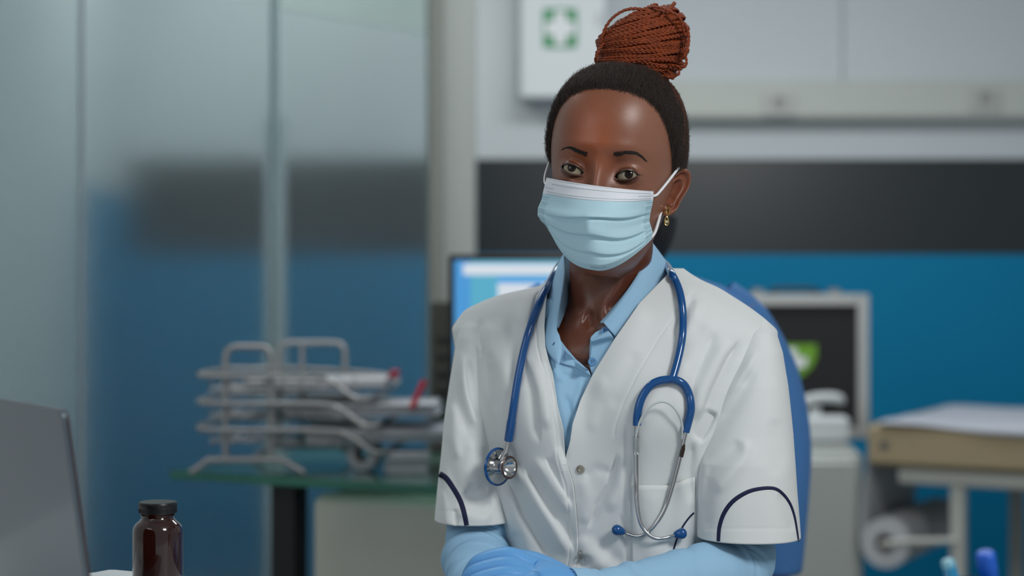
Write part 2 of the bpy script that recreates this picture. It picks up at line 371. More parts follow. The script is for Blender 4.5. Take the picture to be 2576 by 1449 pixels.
al = empty('aluminium_case', (xm, Yc_+.05, zk), 'black first aid case with aluminium frame standing on the grey cabinet', 'case')
M_al = mat('aluminium', (186, 188, 186), .38, .5)
MB().box((xm, Yc_+.06, zk+hh/2), (cwid-.03, .10, hh-.03), 0, .004).build('panel', mat('case_black', (26, 26, 28), .6), al)
fr = .034
for nm, c, d in (('frame_rail', (xm, Yc_+.06, zk+hh-fr/2), (cwid-2*fr, .13, fr)), ('frame_rail', (xm, Yc_+.06, zk+fr/2), (cwid-2*fr, .13, fr)),
                 ('frame_rail', (xm-cwid/2+fr/2, Yc_+.06, zk+hh/2), (fr, .13, hh)), ('frame_rail', (xm+cwid/2-fr/2, Yc_+.06, zk+hh/2), (fr, .13, hh))):
    MB().box(c, d, 0, .004).build(nm, M_al, al)
for px in (1908, 2102):
    q = P(px, 738, Yc_); MB().box((q[0], Yc_+.03, zk+hh+.006), (.036, .05, .022), 0, .006).build('latch', MATS['steel'], al)
qa, qb = P(1950, 727, Yc_), P(2060, 727, Yc_)
MB().tube(bez([(qa[0], Yc_+.05, zk+hh-.004), (qa[0]+.006, Yc_+.05, zk+hh+.014), (qb[0]-.006, Yc_+.05, zk+hh+.014), (qb[0], Yc_+.05, zk+hh-.004)], 6), .007, 10).build('handle', M_black, al)
# green shield emblem with white cross
def flat(name, pts, Y, t, m, parent):
    pts = [P(x, y, Y) for x, y in pts]; bm = bmesh.new(); vs = [bm.verts.new(p) for p in pts]; f = bm.faces.new(vs)
    r = bmesh.ops.extrude_face_region(bm, geom=[f])
    for v in r['geom']:
        if isinstance(v, bmesh.types.BMVert): v.co.y += t
    bmesh.ops.recalc_face_normals(bm, faces=bm.faces); me = bpy.data.meshes.new(name); bm.to_mesh(me); bm.free()
    return link(name, me, m, parent, False)
flat('emblem_shield', [(1925, 866), (2055, 866), (2054, 900), (2042, 925), (2020, 945), (1995, 955), (1960, 930), (1935, 900)], Yc_+.006, .003, mat('emblem_lime', (108, 160, 40), .5), al)
flat('emblem_cross', [(1978, 876), (2004, 876), (2004, 898), (2030, 898), (2028, 922), (2004, 926), (2002, 950), (1980, 944), (1978, 922), (1952, 920), (1952, 898), (1978, 898)], Yc_+.003, .003, MATS['cross_white'], al)
# white pump dispenser
Yd = 4.86; a = P(2018, 1135, Yd); b = P(2140, 1048, Yd)
di = empty('pump_dispenser', ((a[0]+b[0])/2, Yd+.04, zk), 'white pump dispenser with curved spout in front of the aluminium case', 'dispenser')
M_dis = mat('dispenser_plastic', (205, 210, 212), .35)
MB().box(((a[0]+b[0])/2, Yd+.045, (zk+b[2])/2), (b[0]-a[0], .09, b[2]-zk), 0, .012).build('body', M_dis, di)
n0 = P(2050, 1050, Yd+.04)
MB().tube([n0+[0, 0, -.005], n0+[0, 0, .03]], .017, 16).build('neck', M_dis, di)
MB().tube(bez([P(2005, 1022, Yd+.04), P(2035, 1006, Yd+.04), P(2075, 1000, Yd+.04), P(2108, 1003, Yd+.04), P(2122, 1014, Yd+.04)], 5), [.008]+[.015]*15+[.014, .012, .01, .008, .006], 14).build('spout', M_dis, di)

# ------------------------------------------------------------------ examination bed, paper sheet and paper roll
bo = np.array([.974, 4.69]); bl = np.array([.875, -.484]); bwv = np.array([.484, .875]); rzb = math.atan2(bl[1], bl[0])
def bp(s, t, z): p = bo+bl*s+bwv*t; return (p[0], p[1], z)
LB, WB = 1.5, .80; zm = .75
bed = empty('examination_bed', bp(LB/2, WB/2, 0), 'beige padded examination bed with white steel frame at the right', 'bed')
M_vinyl = mat('mattress_vinyl', (164, 148, 118), .42, noise=.04, nscale=8)
MB().box(bp(LB/2, WB/2, zm-.06), (LB, WB, .118), rzb, .014).build('mattress', M_vinyl, bed)
M_fr = mat('bed_frame_white', (186, 188, 182), .35)
for c, d in ((bp(LB/2+.03, .05, zm-.143), (LB-.1, .045, .045)), (bp(LB/2+.03, WB-.05, zm-.143), (LB-.1, .045, .045)), (bp(.09, WB/2, zm-.143), (.045, WB-.14, .045))):
    MB().box(c, d, rzb, .005).build('frame_rail', M_fr, bed)
for s, t in ((.24, .05), (.24, WB-.05), (LB-.25, .05), (LB-.25, WB-.05)):
    MB().box(bp(s, t, (zm-.165)/2), (.04, .04, zm-.165), rzb, .006).build('leg', M_fr, bed)
q = bp(.05, .0, zm-.06); MB().lathe(np.array(q)+np.array([bwv[0], bwv[1], 0])*-.0, [(0, 0.002), (.012, .002), (.013, 0)], 20, (-bwv[0], -bwv[1], 0)).build('stud', MATS['steel'], bed)
# paper sheet on top, drooping over the front edge towards the right
nr, nc = 40, 60; V = np.zeros((nr, nc, 3))
for i in range(nr):
    for j in range(nc):
        s = .035+(LB-.06)*j/(nc-1); t = -.02+(WB+.0)*i/(nr-1)
        over = .004+.055*min(1, max(0, (s-.15)/.7)); t0_ = .02 if s > .1 else .04
        z = zm+.003+.002*math.sin(s*17+t*9)+.0015*math.sin(t*31-s*7)
        tt = t
        if t < .012: z -= over*min(1, (.012-t)/.03); tt = -.006-.003*math.sin(s*20)
        V[i, j] = bp(s, tt, z)
sh = link('paper_sheet', mesh_np('paper_sheet', V, gridF(nr, nc)), mat('paper_sheet_white', (180, 184, 193), .7), None)
md = sh.modifiers.new('thick', 'SOLIDIFY'); md.thickness = .001; md.offset = 1
tag(sh, 'white paper sheet spread over the top of the beige examination bed', 'sheet')
# paper roll under the head end
rc = np.array(bp(.045, .02, 0)); rc[2] = 1.12-(1367-CY)/F*rc[1]; ax3 = np.array([bwv[0], bwv[1], 0]); R_ = .068
prl = empty('paper_roll', (rc[0], rc[1], rc[2]-R_), 'white roll of bed paper hanging under the examination bed', 'roll')
MB().lathe(rc, [(.027, 0), (R_, 0), (R_, .56), (.027, .56), (.027, 0)], 48, ax3).build('paper_winding', M_paper, prl)
MB().lathe(rc, [(.0245, .002), (.0268, .002), (.0268, .558), (.0245, .558), (.0245, .002)], 32, ax3).build('cardboard_core', mat('card_shaded', (60, 50, 42), .8), prl)  # core colour darkened to paint the shade inside the roll's hole
left = rc-np.array([bl[0], bl[1], 0])*R_
V = np.zeros((14, 8, 3)); top = np.array(bp(-.004, .02, zm-.1)); 
for i in range(14):
    f = i/13
    for j in range(8): V[i, j] = left*(1-f)+np.array([top[0], top[1], top[2]])*f+ax3*(.55*j/7)+np.array([bl[0], bl[1], 0])*(-.006*math.sin(f*3.1))
o = link('hanging_paper', mesh_np('hanging_paper', V, gridF(14, 8)), mat('paper_thin', (190, 194, 198), .8, trans=.0), prl); md = o.modifiers.new('t', 'SOLIDIFY'); md.thickness = .0008
MB().tube([rc-ax3*.03, rc+ax3*.6], .005, 10).build('spindle', M_fr, bed)
q = np.array(bp(.24, .03, rc[2]+.02)); MB().tube([rc-ax3*.03+[0, 0, 0], rc-ax3*.03+[.05, -.02, .012], q+[0, 0, .0]], .009, 10).build('roll_bracket', M_fr, bed)
# =================================================================== the seated woman
def interp(x, xs, ys): return np.interp(x, xs, ys)
def smooth01(x): x = np.clip(x, 0, 1); return x*x*(3-2*x)
person = empty('person', (.13, 2.12, 0), 'woman in white medical coat with face mask and copper braided bun, seated', 'person')
# ---- head frame: yawed to her right (image left) and leaning
HC_ = P(1545, 432, 2.02); ya_ = math.radians(-15); ro_ = math.radians(6)
Rz = np.array([[math.cos(ya_), -math.sin(ya_), 0], [math.sin(ya_), math.cos(ya_), 0], [0, 0, 1]])
Ry = np.array([[math.cos(ro_), 0, math.sin(ro_)], [0, 1, 0], [-math.sin(ro_), 0, math.cos(ro_)]])
MH = Ry@Rz
def toW(l): return np.asarray(l)@MH.T+HC_
def toL(wp): return (np.asarray(wp)-HC_)@MH
def dirpx(px, py): return np.array([(px-CX)/F, 1.0, -(py-CY)/F])
O_ = np.array([0, 0, HC]); OL = (O_-HC_)@MH
def HP(px, py, yl):
    """head-local point on the sight line (px,py) at local depth yl"""
    d = dirpx(px, py)@MH; t = (yl-OL[1])/d[1]; return OL+d*t
# cranium superquadric (local)
RX, RYF, RYB, RZ, ZC = .0765, .0955, .103, .098, .022
N1, N2 = 2.25, 2.5
def head_raw(z):
    t = np.clip(np.abs((z-ZC)/RZ), 0, 1); up = (1-t**N2)**(1/N2)
    wl = interp(z, [-.125, -.112, -.10, -.08, -.055, -.03, 0, .022], [.020, .034, .043, .052, .0605, .067, .0735, .0765])
    fl = interp(z, [-.125, -.112, -.10, -.08, -.055, -.03, -.01, .005, .022], [.030, .066, .076, .080, .082, .084, .085, .089, .0955])
    bl_ = interp(z, [-.125, -.10, -.07, -.03, 0, .022], [.045, .052, .062, .082, .097, .103])
    hi = z > ZC
    return np.where(hi, RX*up, wl), np.where(hi, RYF*up, fl), np.where(hi, RYB*up, bl_)
_zz = np.arange(-.16, .16, .0005); _h = np.array(head_raw(_zz)); _k = np.exp(-(np.arange(-40, 41)/18.)**2); _k /= _k.sum()
_hs = np.array([np.convolve(a, _k, 'same') for a in _h]); _bl = smooth01((.085-_zz)/.03)*smooth01((_zz+.118)/.012); _hs = _h*(1-_bl)+_hs*_bl
def head_wfb(z):
    """half width, front depth, back depth of the head at height z"""
    return tuple(np.interp(z, _zz, a) for a in _hs)
# eye data: local centres from the photograph's iris positions
RE = .0122
eyes = []; iris = []
for (ic, cin, cout) in (((1438, 421.5), (1468, 435), (1413.5, 421)), ((1582, 438), (1547.5, 444.5), (1604.5, 441))):
    c = HP(ic[0], ic[1], -.0835); i_ = HP(cin[0], cin[1], -.079); o_ = HP(cout[0], cout[1], -.075)
    mid = (i_+o_)/2; c2 = np.array([mid[0]*.85+c[0]*.15, c[1], mid[2]*.5+c[2]*.5]); eyes.append((c2, i_, o_)); iris.append(c)
def eye_curves(k, x):
    """upper and lower lid height (local z) and openness at local x for eye k"""
    c, i_, o_ = eyes[k]
    s = (x-o_[0])/(i_[0]-o_[0]); sc = np.clip(s, 0, 1); base = o_[2]+(i_[2]-o_[2])*sc
    up = base+.0051*np.power(np.clip(4*sc*(1-sc), 0, 1), .62)*(1+.25*(.5-sc))
    lo = base-.0042*np.power(np.clip(4*sc*(1-sc), 0, 1), .8)*(1-.2*(.5-sc))
    return s, up, lo
def face_detail(x, y, z):
    """moves the head skin for brow, sockets, nose bridge and lids (local coordinates), returns new y and pigment factors"""
    front = y < -.02
    g = lambda cx, cz, sx, sz: np.exp(-((x-cx)/sx)**2-((z-cz)/sz)**2)
    d = np.zeros_like(x)
    d += .0085*g(0, -.018, .0085, .022)+.010*g(0, -.042, .013, .018)      # nose bridge and nose
    d += .0022*g(.026, .020, .022, .008)+.0022*g(-.026, .020, .022, .008)+.0015*g(0, .022, .012, .010)   # brow ridge
    d -= .0065*g(.021, -.001, .010, .012)+.0065*g(-.021, -.001, .010, .012)  # inner sockets
    d -= .0030*g(.036, .004, .014, .012)+.0030*g(-.036, .004, .014, .012)
    d += .0035*g(.040, -.030, .018, .014)+.0035*g(-.040, -.030, .018, .014)  # cheeks
    d += .003*g(0, .055, .045, .035)
    yn = y-np.where(front, d, 0)
    dark = np.zeros_like(x); lash = np.zeros_like(x)
    for k in (0, 1):
        c, i_, o_ = eyes[k]; cy = c[1]+RE-.0004
        r2 = (x-c[0])**2+(z-c[2])**2
        yb = cy-np.sqrt(np.clip(RE**2-np.minimum(r2, RE**2*.98), 0, None))
        lidw = np.exp(-(np.sqrt((x-c[0])**2/1.25+(z-c[2])**2)/.0132)**4)*front
        rr_ = np.sqrt((x-c[0])**2/1.2+(z-c[2])**2); lid = cy-np.sqrt(np.clip((RE+.0019)**2-np.minimum(rr_**2, (RE*.93)**2), 1e-9, None))
        s, up, lo = eye_curves(k, x)
        # dome of the lids over the ball
        yn = np.where(front, yn*(1-lidw)+lid*lidw, yn)
        # crease above the upper lid
        sc = np.clip(s, 0, 1); inn = smooth01((s+.12)/.15)*smooth01((1.08-s)/.15)
        cre = up+.0042*np.power(np.clip(4*np.clip((s+.1)/1.2, 0, 1)*(1-np.clip((s+.1)/1.2, 0, 1)), 0, 1), .6)+.0006
        yn += front*inn*.0012*np.exp(-((z-cre)/.0009)**2)
        yn -= front*inn*.0008*np.exp(-((z-(cre+up)/2)/.0016)**2)
        # fold under the eye
        yn += front*inn*.0008*np.exp(-((z-(lo-.0045))/.0014)**2)
        yn -= front*inn*.0007*np.exp(-((z-(lo-.0018))/.0012)**2)
        yn = np.where(front & (rr_ < .0128), np.minimum(yn, cy-np.sqrt(np.clip((RE+.0007)**2-rr_**2, 1e-9, None))), yn)
        # opening: the skin turns in behind the eyeball
        ins = np.minimum(up-z, z-lo)
        inn2 = (s > 0) & (s < 1) & front
        op = np.where(inn2, smooth01((ins+.0001)/.0005), 0)
        yn = yn*(1-op)+np.maximum(yn, yb+.0045)*op
        edge_u = np.exp(-((z-up-.0003)/.0008)**2)*inn; edge_l = np.exp(-((z-lo+.0004)/.0007)**2)*inn
        wing = np.exp(-((z-(o_[2]+.0005+.0*(s)))/.0009)**2)*smooth01((.02-s)/.05)*smooth01((s+.28)/.2)
        lash = np.maximum(lash, front*(edge_u*.98+edge_l*.55+wing*.6).clip(0, 1))
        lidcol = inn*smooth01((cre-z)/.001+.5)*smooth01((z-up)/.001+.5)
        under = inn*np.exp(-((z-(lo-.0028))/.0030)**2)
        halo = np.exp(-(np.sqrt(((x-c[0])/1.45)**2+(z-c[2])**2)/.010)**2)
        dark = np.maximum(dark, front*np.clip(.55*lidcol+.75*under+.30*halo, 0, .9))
    return yn, dark, lash

# ---- torso outline: silhouettes read at many heights (image rows) -> loft
TY = 2.10
def Ycen(X): return TY-.30*(X-.133)
rowsL = ([560, 640, 676, 698, 708, 730, 757, 782, 828, 900, 1000, 1100, 1200, 1325, 1400, 1500, 1600, 1800],
         [1425, 1412, 1398, 1384, 1362, 1308, 1242, 1190, 1158, 1170, 1190, 1205, 1228, 1262, 1285, 1292, 1280, 1262])
rowsR = ([560, 640, 672, 690, 709, 724, 771, 800, 830, 900, 1000, 1100, 1200, 1325, 1400, 1500, 1600, 1800],
         [1640, 1660, 1688, 1712, 1744, 1782, 1858, 1898, 1932, 1917, 1865, 1830, 1812, 1800, 1790, 1786, 1790, 1800])
bd = ([560, 640, 690, 760, 830, 900, 950, 1050, 1200, 1325, 1449, 1800], [.050, .052, .058, .078, .092, .104, .112, .118, .112, .106, .108, .13])
_py = np.arange(500, 1850, 1.0); _sm = lambda xs, ys, s_: np.convolve(np.pad(np.interp(_py, xs, ys), 60, 'edge'), (lambda g: g/g.sum())(np.exp(-(np.arange(-60, 61)/s_)**2)), 'valid')
rowsL = (_py, _sm(*rowsL, 8)); rowsR = (_py, _sm(*rowsR, 8)); bd = (_py, _sm(*bd, 38))
def zrow(py): return HC-(py-CY)/F*TY
def torso_row(z, off=0.0):
    """left and right X at the sides, depth"""
    py = CY-(z-HC)*F/TY
    xl = (np.interp(py, *rowsL)-CX)/F*TY; xr = (np.interp(py, *rowsR)-CX)/F*TY
    xl = (np.interp(py, *rowsL)-CX)/F*Ycen(xl); xr = (np.interp(py, *rowsR)-CX)/F*Ycen(xr)
    return xl-off, xr+off, np.interp(py, *bd)+off
NT = 2.35
def torso_pt(z, phi, off=0.0, n=NT):
    xl, xr, b = torso_row(z, off); cx = (xl+xr)/2; a = (xr-xl)/2
    s, c = np.sin(phi), np.cos(phi)
    X = cx+a*np.sign(s)*np.abs(s)**(2/n); Y = Ycen(X)-b*np.sign(c)*np.abs(c)**(2/n)*np.where(c > 0, 1, .8)
    return X, Y
def bust(px, py):
    return .014*np.exp(-((px-1352)/95)**2-((py-1035)/110)**2)+.015*np.exp(-((px-1640)/105)**2-((py-1030)/120)**2)-.010*np.exp(-((px-1475)/60)**2-((py-1010)/150)**2)
def stroke(px, py, pts, w, amp, side=0):
    """displacement along a drawn fold: smooth ridge (amp>0) or valley (amp<0) that fades at both ends"""
    pts = np.array(pts, float); best = np.full(px.shape, 1e9); tt = np.zeros(px.shape); sg = np.zeros(px.shape)
    L = np.r_[0, np.cumsum(np.hypot(*(pts[1:]-pts[:-1]).T))]
    x0, y0 = pts.min(0)-3.2*w; x1, y1 = pts.max(0)+3.2*w
    m = (px > x0) & (px < x1) & (py > y0) & (py < y1)
    if not m.any(): return np.zeros(px.shape)
    X, Y = px[m], py[m]; b = np.full(X.shape, 1e9); t_ = np.zeros(X.shape); s_ = np.zeros(X.shape)
    for i in range(len(pts)-1):
        a, c = pts[i], pts[i+1]; d = c-a; l2 = (d@d)
        u = np.clip(((X-a[0])*d[0]+(Y-a[1])*d[1])/l2, 0, 1); ex = X-(a[0]+u*d[0]); ey = Y-(a[1]+u*d[1]); dd = np.hypot(ex, ey)
        k = dd < b; b = np.where(k, dd, b); t_ = np.where(k, (L[i]+u*math.sqrt(l2))/L[-1], t_); s_ = np.where(k, np.sign(d[0]*ey-d[1]*ex), s_)
    wt = w*1.45*(.55+.45*np.sin(np.pi*np.clip(t_, .02, .98)))
    if side: wt = np.where(s_*side > 0, wt*.45, wt*1.35)
    v = amp*1.35*np.exp(-(b/wt)**2)*smooth01(np.sin(np.pi*np.clip(t_, 0, 1))*1.6+.12)
    out = np.zeros(px.shape); out[m] = v; return out
def folds(px, py, lst):
    d = np.zeros(px.shape)
    for f in lst: d += stroke(px, py, *f)
    return d
# coat folds read from the photograph: (points, width px, amplitude m, sharper side)
coat_folds = [
 ([(1250, 800), (1262, 900), (1280, 1000)], 20, .0036, 0), ([(1288, 790), (1296, 880), (1306, 980)], 15, -.003, 0), ([(1232, 880), (1238, 960), (1252, 1040)], 12, -.003, 0),
 ([(1214, 800), (1206, 850), (1220, 900)], 9, -.0035, 0), ([(1195, 812), (1196, 850), (1212, 890)], 8, .003, 0), ([(1232, 810), (1232, 870), (1240, 930)], 12, .0025, 0),
 ([(1378, 715), (1350, 745), (1338, 800), (1330, 860)], 9, -.0035, 1), ([(1350, 715), (1325, 760), (1312, 820)], 14, .0025, 0),
 ([(1322, 900), (1345, 980), (1352, 1050), (1358, 1112)], 10, -.0045, -1), ([(1340, 900), (1368, 1000), (1378, 1080)], 13, .0035, 0),
 ([(1388, 960), (1400, 1050), (1412, 1120), (1425, 1170)], 9, -.003, 0), ([(1375, 900), (1386, 960), (1395, 1010)], 10, -.002, 0),
 ([(1222, 1000), (1240, 1090), (1262, 1180), (1285, 1260)], 14, -.0035, 0), ([(1250, 960), (1262, 1060), (1280, 1140)], 16, .003, 0),
 ([(1248, 1200), (1285, 1290), (1330, 1385), (1360, 1440)], 17, .0045, 0), ([(1275, 1190), (1315, 1290), (1372, 1390), (1392, 1410)], 14, -.0065, 1),
 ([(1290, 1160), (1340, 1250), (1400, 1340), (1436, 1400)], 15, .0055, 0), ([(1318, 1170), (1375, 1270), (1430, 1350), (1448, 1385)], 12, -.0055, 1),
 ([(1345, 1150), (1395, 1230), (1435, 1290)], 13, .004, 0), ([(1372, 1150), (1410, 1220), (1440, 1270)], 8, -.003, 1), ([(1300, 1330), (1295, 1390), (1300, 1449)], 12, -.005, 0),
 ([(1400, 1120), (1412, 1200), (1428, 1260)], 9, .0025, 0), ([(1278, 1120), (1300, 1150), (1318, 1200)], 10, -.003, 0),
 ([(1455, 1350), (1480, 1390), (1530, 1430)], 18, .004, 0), ([(1462, 1395), (1470, 1430)], 12, -.006, 0), ([(1500, 1350), (1540, 1400), (1600, 1440)], 15, -.003, 0),
 ([(1552, 1140), (1530, 1220), (1500, 1270), (1480, 1330)], 9, -.0042, 1), ([(1575, 1120), (1560, 1210), (1530, 1290)], 15, .0028, 0),
 ([(1560, 1290), (1575, 1350), (1580, 1430)], 6, -.0016, 0), ([(1576, 1060), (1574, 1200), (1572, 1340)], 6, -.0018, 0), ([(1592, 1180), (1590, 1260), (1590, 1300)], 5, -.0014, 0),
 ([(1700, 740), (1745, 790), (1800, 830)], 16, .0022, 0), ([(1745, 745), (1720, 800), (1690, 850)], 12, -.0028, 0), ([(1762, 750), (1740, 800), (1712, 870)], 12, .0028, 0),
 ([(1860, 855), (1830, 900), (1790, 980), (1762, 1050)], 11, -.0048, 1), ([(1835, 850), (1800, 910), (1765, 990), (1745, 1060)], 15, .004, 0),
 ([(1800, 830), (1780, 880), (1750, 950), (1730, 1010)], 12, -.0028, 0), ([(1720, 900), (1700, 980), (1712, 1060)], 16, .002, 0),
 ([(1800, 1036), (1780, 1070), (1758, 1112)], 15, -.010, -1), ([(1740, 1110), (1735, 1180), (1738, 1260)], 10, -.004, 0),
 ([(1620, 760), (1590, 830), (1540, 930), (1500, 1010)], 30, .003, 0), ([(1600, 880), (1570, 960), (1540, 1030)], 18, -.0016, 0), ([(1520, 940), (1500, 1010), (1490, 1090)], 14, .0016, 0),
 ([(1640, 1230), (1650, 1330), (1640, 1430)], 26, .003, 0), ([(1700, 1200), (1690, 1290), (1680, 1400)], 22, -.003, 0), ([(1470, 1200), (1500, 1180), (1540, 1190)], 10, -.0015, 0),
 ([(1462, 1200), (1475, 1250), (1470, 1320)], 14, .0018, 0),]
sl_left_folds = [
 ([(1172, 900), (1182, 980), (1203, 1050), (1214, 1070)], 9, -.0045, 1), ([(1160, 880), (1168, 960), (1190, 1040), (1206, 1085)], 12, .0035, 0),
 ([(1142, 930), (1150, 1010), (1180, 1100)], 11, -.0022, 0), ([(1136, 1010), (1140, 1090), (1155, 1160)], 12, .0025, 0), ([(1190, 1100), (1180, 1180), (1200, 1240)], 16, .003, 0),
 ([(1218, 1120), (1235, 1190), (1250, 1260)], 12, -.004, 0), ([(1120, 1100), (1130, 1170), (1150, 1240)], 12, -.002, 0), ([(1178, 1215), (1200, 1228), (1230, 1232)], 8, -.003, 0),
 ([(1165, 1232), (1200, 1262), (1240, 1278)], 16, -.0045, 0), ([(1110, 1230), (1120, 1280), (1125, 1325)], 8, .002, 0), ([(1143, 1280), (1148, 1325)], 5, -.002, 0), ([(1150, 1285), (1200, 1300), (1240, 1302)], 14, .003, 0)]
sl_right_folds = [
 ([(1905, 880), (1860, 950), (1800, 1050), (1765, 1110)], 13, .0045, 0), ([(1900, 930), (1850, 1010), (1800, 1090), (1768, 1130)], 14, -.003, 0),

 ([(1868, 1110), (1850, 1130), (1810, 1165), (1780, 1200)], 15, -.0030, 0), ([(1880, 1100), (1868, 1150), (1825, 1200), (1790, 1240)], 16, .0035, 0),
 ([(1760, 1120), (1756, 1200), (1762, 1280)], 14, .0028, 0), ([(1785, 1180), (1775, 1260), (1780, 1340)], 12, -.0028, 0),
 ([(1950, 1050), (1960, 1130), (1950, 1200)], 18, -.0016, 0), ([(1960, 1240), (1985, 1290), (1996, 1340)], 9, -.002, 0),
]
noise_ph = rng.uniform(0, 6.28, (14, 2)); noise_k = rng.normal(0, 1, (14, 2))
def cloth_noise(px, py, amp):
    d = np.zeros(px.shape)
    for (k, ph) in zip(noise_k, noise_ph): d += np.sin(k[0]*px/34+k[1]*py/60+ph[0])*np.sin(k[1]*px/47-k[0]*py/80+ph[1])
    return d*amp/4

def garment(z_top_py, z_bot_py, dpy, off, edgeL, edgeR, ncol, flist, amp, n=NT, closed_below=None, hem=None):
    """loft round the torso with a front opening; edges are functions image-row -> image-column on the front"""
    pys = np.arange(z_top_py, z_bot_py+dpy, dpy); V = np.zeros((len(pys), ncol, 3))
    for i, py0 in enumerate(pys):
        z = zrow(py0)
        def phi_edge(fn):
            xl, xr, b = torso_row(z, off); cx = (xl+xr)/2; a = (xr-xl)/2; Yf = TY-b
            for _ in range(8):
                py = CY-F*(z-HC)/Yf; X = (fn(py)-CX)/F*Yf; s = np.clip((X-cx)/a, -.995, .995)
                Yf = Ycen(X)-b*(1-abs(s)**n)**(1/n)
            return math.asin(np.sign(s)*abs(s)**(n/2))
        pl, pr = phi_edge(edgeL), phi_edge(edgeR)
        # columns: left edge -> left side -> back -> right side -> right edge; most of them on the front
        k1 = int(ncol*.40); k2 = int(ncol*.14); k3 = ncol-k1-k2
        def arc(a, b, k, end):  # even spacing in the real distance along the section
            u = np.linspace(a, b, 400); X, Y = torso_pt(z, u, off, n); L = np.r_[0, np.cumsum(np.hypot(np.diff(X), np.diff(Y)))]
            return np.interp(np.linspace(0, L[-1], k, endpoint=end), L, u)
        ph = np.r_[arc(pl, -math.pi/2, k1, False), arc(-math.pi/2, -3*math.pi/2, k2, False), arc(-3*math.pi/2, pr-2*math.pi, k3, True)]
        X, Y = torso_pt(z, ph, off, n); V[i, :, 0] = X; V[i, :, 1] = Y; V[i, :, 2] = z-(.0125*smooth01((.095-X)/.05)*(1-smooth01((py0-678)/80)) if z_top_py < 700 else 0)
    ph_front = V[..., 1] < Ycen(V[..., 0])
    px, py = proj(V); fw = smooth01((Ycen(V[..., 0])-V[..., 1])/.03)
    d = np.clip(folds(px, py, flist), -.0066, .0075)+bust(px, py)+cloth_noise(px, py, amp)
    V[..., 1] -= d*fw
    return V
def cloth_obj(name, V, m, thick, parent, offset=-1.0, closed=False, flip=False):
    o = link(name, mesh_np(name, V, gridF(V.shape[0], V.shape[1], closed, flip=flip)), m, parent)
    if thick: md = o.modifiers.new('thickness', 'SOLIDIFY'); md.thickness = thick; md.offset = offset
    return o
def curve_fn(pts):
    pts = sorted(pts); xs = [p[0] for p in pts]; ys = [p[1] for p in pts]
    return lambda y: float(np.interp(y, xs, ys))

M_coat = mat('coat_white', (215, 219, 219), .75, bump=.035, bscale=900, sheen=.1)
M_shirt = mat('shirt_light_blue', (150, 192, 222), .75, bump=.05, bscale=900, noise=.02, nscale=40)
# coat opening edges: (image row, image column)
coatL = curve_fn([(640, 1398), (690, 1386), (720, 1378), (760, 1374), (820, 1370), (871, 1372), (905, 1380), (940, 1391), (1020, 1403), (1077, 1417), (1152, 1423), (1175, 1429), (1220, 1443), (1277, 1449), (1346, 1454), (1400, 1453), (1435, 1447), (1800, 1450)])
coatR = curve_fn([(640, 1660), (680, 1680), (694, 1677), (763, 1609), (854, 1546), (940, 1494), (1009, 1460), (1066, 1440), (1110, 1434), (1152, 1424), (1180, 1410), (1250, 1400), (1800, 1400)])
Vc = garment(678, 1800, 4.0, .010, coatL, coatR, 640, coat_folds, .0005)
# the left front overlaps the right one from the first snap down; edges lie proud, hem stitch groove beside the edge
px, py = proj(Vc); front = Vc[..., 1] < Ycen(Vc[..., 0])-.02
eL = np.vectorize(coatL)(py[:, 0:1]); eR = np.vectorize(coatR)(py[:, -1:])
colL = np.arange(Vc.shape[1]) < Vc.shape[1]*.4
lift = .0028*smooth01((py-1130)/60)*np.exp(-np.clip(eL-px, 0, None)/60)*colL[None, :]
lift += .0012*np.exp(-((eL-px-20)/3.)**2)*colL[None, :]*(-1)
colR = np.arange(Vc.shape[1]) > Vc.shape[1]*.54
lift2 = -.0008*np.exp(-((px-eR-110)/3.5)**2)*colR[None, :]*(py < 1100)
Vc[..., 1] -= (lift+lift2)*front
coat = cloth_obj('coat', Vc, M_coat, .0012, person, 1.0)
bpy.context.view_layer.update()
# shirt
shL = curve_fn([(640, 1400), (700, 1396), (760, 1392), (820, 1392), (850, 1406), (877, 1426), (905, 1450), (932, 1481), (945, 1489), (2000, 1489)])
shR = curve_fn([(640, 1640), (700, 1650), (760, 1610), (811, 1552), (835, 1500), (849, 1486), (880, 1484), (917, 1483), (945, 1490), (2000, 1490)])
sh_f = [([(1395, 945), (1440, 950), (1488, 944)], 5, -.002, 1), ([(1420, 990), (1440, 1050), (1432, 1100)], 8, -.002, 0), ([(1462, 955), (1455, 990), (1440, 1040)], 7, .0015, 0), ([(1385, 900), (1400, 940), (1420, 960)], 6, .002, 0), ([(1440, 915), (1470, 930), (1490, 945)], 6, .0015, 0)]
Vs = garment(752, 1500, 5.0, .001, shL, shR, 420, sh_f, .0003)
shirt = cloth_obj('shirt', Vs, M_shirt, .0008, person, 1.0)

# ---- skin: one continuous surface, crown -> face -> neck -> chest -> torso (arms are appended to the same mesh)
def cols(nfront=380, nside=100):
    a = np.radians(68); f = np.linspace(-a, a, nfront); r = np.linspace(a, 2*np.pi-a, nside+2)[1:-1]
    return np.r_[f, r]
PH = cols()
zr = np.r_[np.linspace(ZC+RZ-1e-5, .10, 30)[:-1], np.linspace(.10, .032, 46)[:-1], np.linspace(.032, -.026, 150)[:-1], np.linspace(-.026, -.125, 70)]
if True:
    # crown rows: cluster near the pole
    t = np.linspace(0, 1, 30); zr[:29] = (ZC+RZ)-(ZC+RZ-.10)*t[:29]**1.8-1e-6
Zg, PHg = np.meshgrid(zr, PH, indexing='ij')
Wd, Fd, Bd = head_wfb(Zg); s, c = np.sin(PHg), np.cos(PHg)
Xl = Wd*np.sign(s)*np.abs(s)**(2/N1); Yl = np.where(c > 0, -Fd, Bd)*np.abs(c)**(2/N1)
